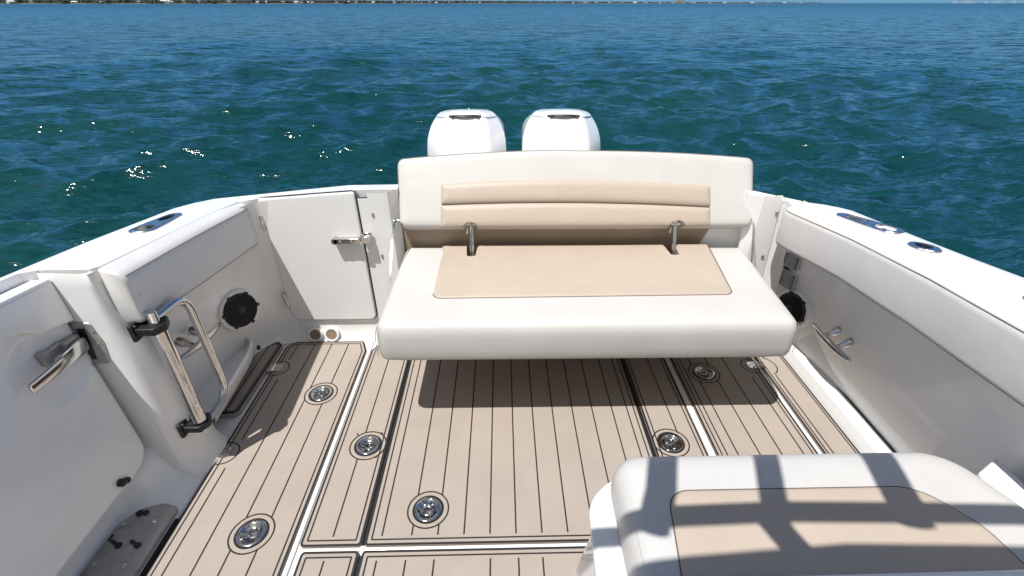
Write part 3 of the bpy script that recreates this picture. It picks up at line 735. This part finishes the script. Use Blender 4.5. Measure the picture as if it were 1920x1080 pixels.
for z in (.622, .195):
    b = B(); out = rp([(-1.160, 1.232), (-1.085, 1.232), (-1.066, 1.268), (-1.085, 1.312), (-1.160, 1.312)], .012)
    b.prism(out, z - .016, z + .010); b.box((-1.150, 1.27, z - .004), (.014, .09, .060))
    o = obj('bracket', b, ['black'], rail, .004)
    for yy in (1.24, 1.30):
        s = B(); s.lathe([(.006, 0), (.006, .003), (0, .004)], 12, 0, Matrix.Translation((-1.142, yy, z + .016)) @ Matrix.Rotation(R(90), 4, 'Y'))
        obj('screw', s, ['steel'], o)

# --- side door (left edge of picture)
sd = B(); dxo = lambda z: -1.340 + .163 * (.805 - z)
def dface(pts, off=0): return [(dxo(z) + off, y, z) for y, z in pts]
dout = [(.2, .145), (1.170, .145), (1.243, .805), (.2, .905)]
LL = []
for ins, off in ((0, -.07), (0, -.010), (.003, -.003), (.010, 0)):
    LL.append(dface(rp(dout, [.02, .075, .015, .01], ins, 9), off))
sd.loops(LL, 0, True, False)
# face with a round shallow recess: ring mesh from outline to circle to dish
outl = rp(dout, [.02, .075, .015, .01], .010, 9)
nn_ = len(outl); cyc, czc, rr_ = 1.100, .590, .125
def ray_ring(s, rad, off):
    out = []
    for y, z in outl:
        a = math.atan2(z - czc, y - cyc); out.append((dxo(czc + rad * math.sin(a)) + off, cyc + rad * math.cos(a), czc + rad * math.sin(a)))
    return out
od = dens(outl, .03)
def ring(rad, off):
    out = []
    for y, z in od:
        a = math.atan2(z - czc, y - cyc); y2 = cyc + rad * math.cos(a); z2 = czc + rad * math.sin(a); out.append((dxo(z2) + off, y2, z2))
    return out
sd.loops([dface(od, 0), ring(.122, 0), ring(.116, -.0012), ring(.105, -.006), ring(.085, -.014), ring(.05, -.018), ring(.01, -.018)], 0, False, True)
side_door = obj('side_door', sd, ['gel'], boat, sm=50, label='white side door with round recess and chrome handle at the left edge')
# upper raised block
b = B(); b.loops([dface(rp([(.2, .905), (.2, .765), (1.044, .740), (1.087, .730), (1.125, .696), (1.231, .672), (1.2455, .806)], [.01, .01, .03, .03, .03, .01, .012], ins), off) for ins, off in ((0, -.03), (0, .016), (.004, .021), (.01, .023))], 0)
obj('raised_panel', b, ['gel'], side_door, sm=40)
# door top cap lit by the sun
b = B(); b.loops([[(-1.395, .2, .88), (-1.333, .2, .886), (-1.318, 1.24, .800), (-1.372, 1.235, .795)], [(-1.395, .2, .895), (-1.333, .2, .897), (-1.318, 1.243, .812), (-1.372, 1.238, .808)]], 0)
obj('top_cap', b, ['gel'], side_door, .004)
# handle
b = B()
hp = [(-1.290, 1.212, .602), (-1.283, 1.195, .604), (-1.279, 1.145, .604), (-1.278, 1.07, .602), (-1.281, 1.002, .600)]
LL = []
for i, p in enumerate(hp):
    P = Vector(p); hw = (.024, .025, .022, .019, .017)[i]; th = (.010, .009, .007, .006, .005)[i]
    LL.append([(P.x + u * th, P.y, P.z + v * hw) for u, v in ((-1, -.7), (-.6, -1), (.6, -1), (1, -.6), (1, .6), (.6, 1), (-.6, 1), (-1, .7))])
b.loops(LL, 0)
hd = obj('handle', b, ['steel'], side_door, .003, sm=50)
b = B(); b.box((-1.310, 1.185, .614), (.035, .055, .045), 0); b.tube([(-1.318, 1.11, .645), (-1.318, 1.11, .600)], .016, 14, 0); b.box((-1.320, 1.145, .622), (.02, .05, .035), 0)
obj('lock_body', b, ['steel_dull'], side_door, .005)
b = B(); X_ = Matrix.Translation((-1.288, 1.226, .590)) @ Matrix.Rotation(R(-6), 4, 'X')
LL = [[(x, y, z) for x, z in rp([(-.035, -.075), (.040, -.075), (.050, 0), (.030, .075), (-.035, .075)], .015, ins)] for ins, y in ((0, .004), (0, -.004), (.004, -.008))]
b.loops(LL, 0, X=X_); b.box((-.004, -.006, 0), (.024, .008, .11), 1, X_)
for z in (-.045, .0, .045): b.lathe([(.006, 0), (.006, .003), (0, .003)], 12, 0, X_ @ Matrix.Translation((.028, -.007, z)) @ Matrix.Rotation(R(90), 4, 'X'))
obj('strike_plate', b, ['steel_dull', 'black'], boat, sm=40)
b = B(); b.lathe([(.013, 0), (.013, .012), (.009, .017), (0, .018)], 18, 0, Matrix.Translation((dxo(.176) + .0, 1.032, .176)) @ Matrix.Rotation(R(90), 4, 'Y')); b.lathe([(.010, 0), (.010, .010), (.006, .014), (0, .015)], 18, 0, Matrix.Translation((dxo(.168) + .0, 1.050, .165)) @ Matrix.Rotation(R(90), 4, 'Y'))
obj('door_bumper', b, ['black'], side_door, sm=50)
# threshold plate
tp = [(-1.205, .55), (-1.098, .55), (-1.098, 1.045), (-1.14, 1.062), (-1.200, 1.035), (-1.235, .95), (-1.262, .82), (-1.262, .55)]
tp = [(-1.272, .45), (-1.119, .45), (-1.117, 1.050), (-1.165, 1.060), (-1.228, 1.035), (-1.262, .97)]
zt_ = lambda x, y: .012 + max(0, -(x + 1.12)) * .12
b = B(); out = rp(tp, [.01, .01, .012, .03, .06, .05]); b.prism(out, lambda x, y: zt_(x, y) - .006, lambda x, y: zt_(x, y) + .014)
cuts = []
o = obj('threshold_plate', b, ['steel_dull'], boat, .002, label='scuffed grey metal plate on the side door sill')
for x, y in ((-1.159, .990), (-1.243, .975), (-1.243, .848), (-1.159, .847)):
    s = B(); s.lathe([(.008, 0), (.008, .002), (.004, .003), (.0, .001)], 16, 0, Matrix.Translation((x, y, zt_(x, y) + .0145)))
    obj('screw', s, ['steel'], o)
for x, y in ((-1.225, .912), (-1.170, .915)):
    s = B()
    X_ = Matrix.Translation((x, y, zt_(x, y) + .016)) @ Matrix.Rotation(R(7), 4, 'Y') @ Matrix.Rotation(R(-25), 4, 'Z')
    s.prism(circ(.012, 0, .010, 20), -.001, .0015, 0, X_); s.prism(rp([(-.022, -.0055), (.012, -.0055), (.012, .0055), (-.022, .0055)], .005), -.001, .0012, 0, X_)
    obj('keyhole_slot', s, ['black'], o)
s = B()
X_ = Matrix.Translation((-1.210, 1.018, zt_(-1.21, 1.018) + .016)) @ Matrix.Rotation(R(7), 4, 'Y') @ Matrix.Rotation(R(10), 4, 'Z')
s.prism(circ(-.008, 0, .011, 20), -.001, .003, 0, X_); s.prism(circ(.010, 0, .009, 20), -.001, .0035, 0, X_)
obj('rubber_stop', s, ['black'], o); s = B()
X_ = Matrix.Translation((-1.252, .930, zt_(-1.252, .930) + .016)) @ Matrix.Rotation(R(7), 4, 'Y'); s.box((0, 0, 0), (.006, .022, .002), 0, X_)
obj('slot', s, ['black'], o)

# --- hardtop overhead (out of frame; casts the shade on the front seat)
ht = B(); out = rp([(-.24, -1.2), (1.7, -1.2), (1.7, .10), (.28, .145), (-.24, .115)], [.1, .1, .08, .3, .06]); ht.prism(out, 2.10, 2.16)
top = obj('hardtop', ht, ['gel'], boat, .01)
for pts, r_ in (([(-.33, .222, 2.10), (.2, .235, 2.10), (1.3, .205, 2.09)], .026), ([(.20, .10, 2.10), (.155, .235, 2.10)], .032), ([(-.108, .20, 2.10), (-.060, .30, 2.10), (-.020, .42, 2.10)], .036), ([(.170, .20, 2.10), (.247, .42, 2.10)], .031), ([(.478, .20, 2.10), (.534, .42, 2.10)], .041)):
    b = B(); b.tube(pts, r_, 14); obj('rack_tube', b, ['steel'], top, sm=50)
for x, y in ((1.62, -.1), (1.62, -1.0), (-.2, -1.1)):
    b = B(); b.tube([(x, y, 0), (x, y, 2.11)], .025, 12); obj('top_support', b, ['steel'], top, sm=50)

b = B(); b.prism(rp([(-1.4, -1.45), (1.5, -1.45), (1.5, -1.33), (-1.4, -1.33)], .03), 0, 2.1); obj('sky_block_bulkhead', b, ['gel'], boat, .01)  # unseen block added behind the camera to hold off forward sky light
# ================================================================ BENCH
bench = thing('bench_seat', 'fold-down cream and beige padded bench seat against the stern', 'bench', (.33, 1.78, 0))
SO = [(-.476, 1.424), (1.098, 1.414), (1.160, 2.074), (-.472, 2.106)]
SR = [.05, .05, .045, .045]
prof = [(.035, .332), (.014, .334), (.004, .342), (0, .356), (-.002, .39), (0, .440), (.003, .460), (.009, .477), (.018, .488), (.030, .4955), (.045, .4985), (.07, .5005), (.11, .5025)]
sc = B(); slab(sc, SO, SR, prof)
def slot(xc, y0, w0, w1):
    c = B(); c.prism(rp([(xc - w0, y0), (xc + w0, y0), (xc + w1, 2.2), (xc - w1, 2.2)], [.014, .014, .002, .002]), .36, .60); return c
sc = boolean(sc, [slot(-.146, 1.954, .022, .030), slot(.790, 1.945, .022, .030)])
seat = obj('seat_cushion', sc, ['vinyl'], bench, sm=50)
# beige centre panel
SI = [(-.278, 1.606), (.914, 1.611), (.982, 2.073), (-.290, 2.098)]
b = B(); LLs = []
for ins, z in ((-.001, .4925), (0, .5035), (.003, .5065), (.009, .5082), (.03, .5090)):
    l = rp(SI, [.035, .035, .012, .012], ins); LLs.append([(x, y, z - max(0, y - 2.045) * .10 - max(0, y - 2.07) * .22) for x, y in l])
b.loops(LLs, 0)
b = boolean(b, [slot(-.146, 1.960, .020, .034), slot(.790, 1.951, .020, .034)])
obj('seat_panel', b, ['beige'], bench, sm=50)
def loop3(pts, z): return [(x, y, z) for x, y in pts]
b = B(); b.tube(loop3(rp(SI, [.035, .035, .012, .012], -.0015)[:-8][:22], .5030), .0016, 6)
obj('seam', b, ['seam_dark'], seat, sm=60)
b = B()
# stitched corner seam at the front-left and front-right
b.tube([(-.460, 1.440, .490), (-.4685, 1.4325, .465), (-.4720, 1.430, .43), (-.4720, 1.430, .36)], .0014, 6)
obj('seam', b, ['seam'], seat, sm=60); b = B()
b.tube([(1.082, 1.430, .490), (1.0905, 1.422, .465), (1.0940, 1.420, .43), (1.0940, 1.420, .36)], .0014, 6)
obj('seam', b, ['seam'], seat, sm=60)
b = B(); b.prism(rp([(-.44, 1.46), (1.06, 1.45), (1.12, 2.10), (-.44, 2.12)], .04), .312, .331); obj('seat_board', b, ['brown'], bench, .004)
# backrest in its own tilted frame
sv = Vector((0, .18, .30)).normalized(); nv = Vector((0, -.30, .18)).normalized()
O = Vector((0, 2.04, .61))
BX = Matrix(((1, sv.x, nv.x, O.x), (0, sv.y, nv.y, O.y), (0, sv.z, nv.z, O.z), (0, 0, 0, 1)))
def backout(ins, front=True):
    top = [(x, .362 - .038 * abs((x - .34) / .81) ** 2.0 + (.004 if x < .3 else 0)) for x in np.linspace(1.176, -.486, 25)]
    pts = [(-.478, .006), (-.40, .004), (1.10, -.004), (1.166, -.004)] + top
    rad = [.035, .2, .2, .035] + [.036] + [.5] * 23 + [.036]
    return rp(pts, rad, ins, 5)
bk = B(); LLb = []
for ins, z in ((.02, -.095), (.006, -.088), (0, -.075), (0, -.030), (.002, -.018), (.006, -.009), (.013, -.003), (.022, 0), (.04, .002)):
    LLb.append([(x, y, z) for x, y in backout(ins)])
bk.loops(LLb, 0)
ccut = []
for xc in (-.148, .806):
    c = B(); c.prism([(xc + .034 * math.cos(a), -.012 + .034 * math.sin(a)) for a in [2 * math.pi * k / 28 for k in range(28)]], -.2, .2); ccut.append(c)
bk = boolean(bk, ccut)
back = obj('backrest', bk, ['vinyl'], bench, X=BX, sm=50)
def backpanel(lo, hi, x0, x1, rr, rg, name, cuts=()):
    n = 25; xs = np.linspace(x0, x1, n)
    pts = [(x, lo(x)) for x in xs] + [(x, hi(x)) for x in xs[::-1]]
    rad = [rr] + [.6] * (n - 2) + [rg] + [rg] + [.6] * (n - 2) + [rr]
    b = B(); LL = []
    for ins, z in ((0, -.004), (.000, .0035), (.003, .0085), (.008, .0125), (.018, .0160), (.03, .0175)): LL.append([(x, y, z) for x, y in rp(pts, rad, ins, 4)])
    b.loops(LL, 0)
    if cuts: b = boolean(b, list(cuts))
    return obj(name, b, ['beige'], bench, X=BX, sm=50)
arc = lambda h0, h1: (lambda x: h1 - (h1 - h0) * ((x - .34) / .62) ** 2)
up_hi = lambda x: .219 - .024 * ((x - .34) / .62) ** 2 + .008 * (.34 - x) / .62
mid_ = lambda x: .113 - .016 * ((x - .34) / .62) ** 2 + .010 * (.34 - x) / .62
backpanel(lambda x: mid_(x) + .0015, up_hi, -.281, .963, .006, .012, 'back_panel')
cc = []
for xc in (-.148, .806):
    c = B(); c.prism([(xc + .040 * math.cos(a), -.010 + .037 * math.sin(a)) for a in [2 * math.pi * k / 28 for k in range(28)]], -.2, .2); cc.append(c)
backpanel(lambda x: .004 - .003 * (x + .28), lambda x: mid_(x) - .0015, -.283, .961, .006, .006, 'back_panel', cc)
b = B(); b.tube([(x, mid_(x), .0035) for x in np.linspace(-.275, .957, 24)], .0025, 6); obj('seam', b, ['seam_dark'], back, X=BX, sm=60)
b = B(); bo = backout(.006)
b.tube([(x, y, -.0075) for x, y in bo], .0014, 6, closed=True); obj('seam', b, ['seam'], back, X=BX, sm=60)
# hinge struts in the slots
for xc, yb in ((-.146, 2.0), (.797, 1.99)):
    b = B()
    b.tube([(xc - .002, yb - .012, .425), (xc, yb + .02, .52), (xc + .001, yb + .055, .628)], .0085, 10)
    b.tube([(xc + .006, yb - .006, .425), (xc + .006, yb + .04, .57)], .006, 8)
    b.tube([(xc - .020, yb + .058, .622), (xc + .022, yb + .058, .622)], .0075, 10); b.box((xc, yb + .060, .625), (.018, .016, .03))
    b.tube([(xc - .016, yb + .05, .610), (xc - .019, yb + .048, .58)], .004, 8)
    obj('hinge_strut', b, ['steel'], bench, .001, sm=50)
    b = B(); b.box((xc + .003, 2.03, .388), (.05, .16, .012)); obj('slot_liner', b, ['brown'], bench)
# side arms
for pts in ([(-.482, 2.045, .655), (-.486, 2.00, .64), (-.490, 1.95, .60), (-.488, 1.86, .535), (-.486, 1.80, .475)], [(1.168, 2.07, .64), (1.172, 2.05, .60), (1.176, 2.03, .55), (1.172, 1.98, .49), (1.166, 1.93, .44)]):
    b = B(); P = [Vector(p) for p in pts]
    b.loops([[p + Vector(q) for q in ((-.004, -.009, -.007), (.004, -.009, -.007), (.004, .009, .007), (-.004, .009, .007))] for p in P], 0)
    b.tube([(P[0].x - .012, P[0].y, P[0].z - .01), (P[0].x + .016, P[0].y, P[0].z - .01)], .010, 12)
    obj('side_arm', b, ['steel'], bench, .0015, sm=50)

# ================================================================ FRONT SEAT
fs = thing('front_seat', 'cream and beige cushioned seat in the foreground striped by rack shadows', 'seat', (.72, .45, 0))
FO = [(.262, .15), (1.235, .15), (1.235, .70), (1.155, .868), (.275, .868)]
fb = [(.272, .02), (1.228, .02), (1.228, .70), (1.14, .866), (.276, .866)]
prof = [(.02, .375), (.004, .380), (0, .39), (-.003, .42), (0, .445), (.006, .465), (.016, .480), (.030, .491), (.048, .4975), (.07, .5), (.10, .502)]
b = B(); slab(b, [(.268, .38), (1.232, .38), (1.232, .68), (1.165, .862), (.276, .862)], [.03, .03, .10, .13, .075], prof)
fc = obj('seat_cushion', b, ['vinyl'], fs, sm=50)
FI = [(.335, .40), (1.085, .40), (1.060, .62), (.985, .727), (.386, .727)]
b = B(); b.loops([[(x, y, z) for x, y in rp(FI, [.01, .01, .10, .11, .055], ins)] for ins, z in ((0, .498), (0, .5025), (.003, .5052), (.01, .5066), (.03, .507))], 0)
obj('seat_panel', b, ['beige'], fs, sm=50)
b = B(); b.tube([(x, y, .5025) for x, y in rp(FI, [.01, .01, .10, .11, .055], -.0008)], .0013, 6, closed=True); obj('seam', b, ['seam_dark'], fc, sm=60)
b = B(); b.tube([(.2955, .40, .4845), (.2965, .6, .4845), (.3010, .73, .4845), (.308, .778, .4845)], .0019, 6)
for off in (-.006, .006):
    for k in range(60):
        y = .41 + .0055 * k; b.box((.2965 + off + max(0, y - .6) * .03, y, .4835 + off * .55 + .0018), (.0012, .0028, .0012))
obj('seam', b, ['seam_dark'], fc, sm=60)
# moulded base: flange and flared body
b = B()
def baseo(dx, dyf): return [(.170 - dx, .02), (1.245, .02), (1.245, .72), (1.17, .870 + dyf), (.290 - dx * .4, .868 + dyf), (.218 - dx, .80 + dyf * .5)]
LL = []
for dx, dyf, z, r in ((.03, -.02, -.005, .16), (.022, -.025, .10, .15), (.0, -.035, .22, .14), (-.012, -.04, .30, .13), (-.014, -.04, .330, .13), (.0, -.012, .345, .13), (.002, -.008, .372, .13), (-.002, -.012, .380, .13), (-.012, -.02, .384, .12), (-.04, -.04, .386, .10)):
    LL.append([(x, y, z) for x, y in rp(baseo(dx, dyf), [.02, .02, .08, .10, r * .6, r], 0, 9)])
b.loops(LL, 0); obj('base', b, ['gel'], fs, sm=50)
# flared foot at the near left corner
b = B(); LL = []
for z, r in ((-.004, .0), (.05, .012), (.12, .03), (.20, .055), (.27, .085)):
    LL.append([(x, y, z) for x, y in rp([(.135 + r, .1), (.30, .1), (.30, .82 - r), (.215 + r * .5, .82 - r)], [.01, .01, .03, .09], 0, 8)])
b.loops(LL, 0); obj('foot', b, ['gel'], fs, sm=50)
b = B(); b.loops([[(x, y, z) for x, y in rp([(.20, .05), (1.34, .05), (1.34, .529), (.20, .523)], .03, ins)] for ins, z in ((0, .3), (0, .505), (.006, .516), (.02, .520))], 0)
obj('rear_rim', b, ['gel'], fs, sm=50)

# ================================================================ OUTBOARD MOTORS
def outboard():
    parts = []
    secs = []
    for z, hw, yf, yb, ch in ((.28, .225, -.30, .30, .07), (.40, .262, -.36, .36, .08), (.55, .270, -.385, .40, .085), (.64, .270, -.375, .41, .085), (.70, .266, -.345, .41, .08), (.745, .256, -.315, .405, .075), (.785, .244, -.285, .40, .07), (.825, .226, -.252, .38, .065), (.857, .208, -.225, .36, .06)):
        fw = hw * .80
        secs.append([(x, y, z) for x, y in rp([(-hw * .62, yf), (hw * .62, yf), (hw, yf + .19), (hw, yb - .12), (hw * .6, yb), (-hw * .6, yb), (-hw, yb - .12), (-hw, yf + .19)], [.05] * 8, 0, 5)])
    secs = [[(x, y, z - max(0, y + .22) * .16 * max(0, (z - .70) / .155)) for x, y, z in q] for q in secs]
    b = B(); b.loops(secs, 0, True, True); parts.append(('cowling', b, ['motor'], 40))
    secs = []
    for z, hw, yf, yb in ((.854, .207, -.224, .357), (.8585, .2075, -.2245, .357), (.871, .198, -.210, .342), (.885, .178, -.180, .31), (.895, .145, -.13, .26), (.900, .10, -.07, .18)):
        secs.append([(x, y, z - max(0, y + .22) * .16) for x, y in rp([(-hw * .66, yf), (hw * .66, yf), (hw, yf + .17), (hw * .96, yb - .14), (hw * .5, yb), (-hw * .5, yb), (-hw * .96, yb - .14), (-hw, yf + .17)], [.05] * 8, 0, 5)])
    b = B(); b.loops(secs, 0, True, True); parts.append(('top_cap', b, ['motor'], 40))
    b = B(); xs = np.linspace(-.106, .106, 15)
    lo = [(x, -.244 + .02 * abs(x / .112) ** 2, (.866 - .012 * abs(x / .106) ** 1.5)) for x in xs]; hi = [(x, -.238 + .02 * abs(x / .112) ** 2, .873 - .006 * abs(x / .106) ** 2) for x in xs]
    b.loops([[(p[0], p[1] + .03, p[2]) for p in lo], lo, hi, [(p[0], p[1] + .008, p[2] + .001) for p in hi]], 0, False, False, closed=False)
    for s in (-1, 1): b.box((s * .080, -.238, .871), (.020, .008, .006), 1); b.box((s * .090, -.238, .866), (.008, .008, .010), 1)
    parts.append(('air_vent', b, ['black', 'steel'], 40))
    b = B(); b.loops([[(x, y, z) for x, y in rp([(-hw, yf), (hw, yf), (hw * .8, yb), (-hw * .8, yb)], .04)] for z, hw, yf, yb in ((.28, .15, -.2, .24), (.0, .11, -.16, .2), (-.4, .07, -.10, .17), (-.95, .04, -.08, .14))], 0)
    b.box((0, -.30, .02), (.24, .22, .36)); b.tube([(0, -.12, -.85), (0, .30, -.85)], [.05, .045], 14)
    parts.append(('leg', b, ['motor'], 40))
    b = B()
    for k in range(3):
        X_ = Matrix.Translation((0, .30, -.85)) @ Matrix.Rotation(R(120 * k), 4, 'Y') @ Matrix.Rotation(R(25), 4, 'Z')
        b.loops([[(x, y, z) for x, z in [(-.02, .03), (.02, .03), (.075, .12), (.05, .17), (-.05, .17), (-.075, .12)]] for y in (0, .008)], 0, X=X_)
    parts.append(('propeller', b, ['steel'], 40))
    # side facet seam
    return parts
def put_motor(loc, rz, lab, cache=[None]):
    o = thing('outboard_motor', lab, 'outboard motor', loc, 'twin outboard motors at the stern', Matrix.Rotation(R(rz), 4, 'Z'))
    if cache[0] is None: cache[0] = [(n, b.mesh(n, m, s)) for n, b, m, s in outboard()]
    for n, me in cache[0]:
        c = obj(n, me, None, o, X=WM[o]); 
        if n in ('cowling',): md = c.modifiers.new('bevel', 'BEVEL'); md.width = .006; md.segments = 2; md.limit_method = 'ANGLE'; md.angle_limit = R(25)
put_motor((-.243, 3.50, 0), 1, 'left one of the twin white outboard motors behind the bench')
put_motor((.415, 3.50, 0), -2, 'right one of the twin white outboard motors behind the bench')

# ================================================================ FAR SHORE
def shore_at(px):   # bearing (px from the frame's left) -> distance
    return float(np.interp(px, [-900, 0, 300, 600, 800, 960, 1150, 1350, 1560], [1250, 1300, 1400, 1750, 2100, 2500, 3100, 3700, 4300]))
def bearing(px): return math.atan2((px - 960) / 1046.0, 1) + R(1.2)
def sp_(px, d=0):
    a = bearing(px); D = (shore_at(px) + d) / math.cos(a - R(1.2)); return D * math.sin(a), D * math.cos(a)
b = B(); pxs = list(range(-900, 1581, 20)); LLs = []
for off, z in ((0, WZ - .3), (3, WZ + .9), (12, WZ + 1.6), (500, WZ + 3)):
    LLs.append([(*sp_(p, off + (6 * math.sin(p * .07) if off < 20 else 0)), z) for p in pxs])
b.loops(LLs, 0, False, False, closed=False)
M['land'] = mat('shore_land', (.10, .105, .08), .9, noise=.4, nscale=.05)
tag(obj('shore_land', b, ['land'], None, sm=None), kind='structure')
M['leaf'] = mat('shore_foliage', (.020, .034, .022), .9, noise=.6, nscale=.09)
b = B()
ico = [(0, 0, 1), (.894, 0, .447), (.276, .851, .447), (-.724, .526, .447), (-.724, -.526, .447), (.276, -.851, .447), (.724, .526, -.447), (-.276, .851, -.447), (-.894, 0, -.447), (-.276, -.851, -.447), (.724, -.526, -.447)]
icf = [(0, 1, 2), (0, 2, 3), (0, 3, 4), (0, 4, 5), (0, 5, 1), (1, 6, 2), (2, 7, 3), (3, 8, 4), (4, 9, 5), (5, 10, 1), (2, 6, 7), (3, 7, 8), (4, 8, 9), (5, 9, 10), (1, 10, 6)]
for i in range(6500):
    px = random.uniform(-500, 1540); 
    if px > 960 and random.random() < .35: continue
    d = random.uniform(4, 160); x, y = sp_(px, d); t = min(1, max(0, (1540 - px) / 500)); hh = random.uniform(3.0, 9.5) * (.55 + .45 * t); rr = hh * random.uniform(.45, .9)
    k = [random.uniform(.75, 1.25) for _ in ico]
    b.add([(x + q[0] * rr * s, y + q[1] * rr * s, WZ + 1.5 + hh * .5 + q[2] * hh * .5 * s) for q, s in zip(ico, k)], icf, 0)
tag(obj('shore_trees', b, ['leaf'], None, sm=60), 'dark band of trees along the far left shore', 'trees', kind='stuff')
WALLS = [mat('house_wall_%s' % n, c, .8, noise=.08, nscale=.3) for n, c in (('white', (.72, .72, .70)), ('cream', (.55, .50, .42)), ('grey', (.34, .37, .40)), ('pink', (.50, .36, .33)), ('blue', (.32, .42, .50)))]
ROOFS = [mat('house_roof_%s' % n, c, .8, noise=.15, nscale=.5) for n, c in (('white', (.70, .70, .70)), ('grey', (.22, .23, .25)), ('brown', (.20, .13, .10)))]
GLASS = mat('house_glass', (.03, .04, .05), .2)
hs = [(22, 0, 0), (60, 1, 1), (118, 0, 0), (140, 0, 0), (158, 0, 0), (190, 2, 1), (226, 4, 1), (238, 0, 0), (262, 2, 1), (296, 0, 0), (310, 0, 0), (322, 0, 0), (345, 1, 2), (372, 2, 1), (398, 0, 1), (430, 2, 1), (484, 0, 0), (500, 0, 0), (530, 1, 1),
      (556, 0, 0), (566, 3, 1), (577, 0, 0), (586, 0, 1), (604, 1, 1), (630, 0, 0), (652, 3, 0), (668, 0, 1), (684, 0, 0), (700, 0, 0), (718, 3, 2), (740, 0, 1), (758, 0, 0), (772, 1, 1), (790, 0, 0), (806, 3, 1), (818, 0, 0), (842, 2, 0), (866, 0, 0), (882, 1, 1), (900, 0, 0),
      (925, 2, 1), (1075, 0, 0), (1098, 1, 1), (1120, 0, 0), (1142, 0, 1), (1166, 2, 0), (1190, 0, 0), (1212, 1, 1), (1236, 0, 0), (1262, 0, 1), (1276, 2, 1), (1300, 0, 0), (1330, 0, 1), (1358, 0, 0), (1386, 1, 1), (1410, 0, 0), (1440, 2, 1), (1470, 0, 0), (1500, 0, 0)]
big = {310: 'widest white house among the dark trees of the far left shore', 1276: 'tallest pale block on the distant shore beyond the bench'}
for px, wc, rc in hs:
    k = 1.0 if px < 950 else 1.7
    wd = random.uniform(6, 14) * k; dp_ = random.uniform(8, 12); ht_ = random.uniform(2.4, 4.6)
    if px == 310: wd, ht_ = 26, 5
    if px == 1276: wd, ht_ = 46, 17
    x, y = sp_(px, random.uniform(5, 22)); a = bearing(px)
    o = thing('waterfront_house', big.get(px, 'small pale house among the trees on the far shore'), 'house', (x, y, WZ + 1.2), None if px in big else 'small waterfront houses on the far shore', Matrix.Rotation(-a + random.uniform(-.5, .5), 4, 'Z'))
    b = B(); b.box((0, 0, ht_ / 2), (wd, dp_, ht_)); obj('wall', b, [WALLS[wc]], o, X=WM[o], sm=None)
    rh = random.uniform(1.2, 2.4)
    b = B(); e = .6; b.add([(-wd / 2 - e, -dp_ / 2 - e, ht_), (wd / 2 + e, -dp_ / 2 - e, ht_), (wd / 2 + e, dp_ / 2 + e, ht_), (-wd / 2 - e, dp_ / 2 + e, ht_), (-wd / 2 + 2, 0, ht_ + rh), (wd / 2 - 2, 0, ht_ + rh)], [(0, 1, 5, 4), (2, 3, 4, 5), (1, 2, 5), (3, 0, 4), (3, 2, 1, 0)])
    obj('roof', b, [ROOFS[rc]], o, X=WM[o], sm=None)
    for t in (-.28, .05, .3):
        b = B(); b.box((t * wd, -dp_ / 2 - .04, ht_ * .55), (wd * .14, .08, ht_ * .35)); obj('window', b, [GLASS], o, X=WM[o], sm=None)
for px in (1790, 1812, 1822, 1848, 1868, 1900):
    a = bearing(px); D = 7000; x, y = D * math.sin(a), D * math.cos(a)
    wd = random.uniform(30, 90); ht_ = random.uniform(10, 22)
    o = thing('distant_building', 'faint pale building on the horizon at the far right', 'building', (x, y, WZ), 'faint buildings on the right horizon', Matrix.Rotation(-a, 4, 'Z'))
    b = B(); b.box((0, 0, ht_ / 2), (wd, 20, ht_)); obj('wall', b, [WALLS[4]], o, X=WM[o], sm=None)
    b = B(); b.box((0, 0, ht_ + .8), (wd * .6, 14, 1.6)); obj('roof', b, [ROOFS[0]], o, X=WM[o], sm=None)
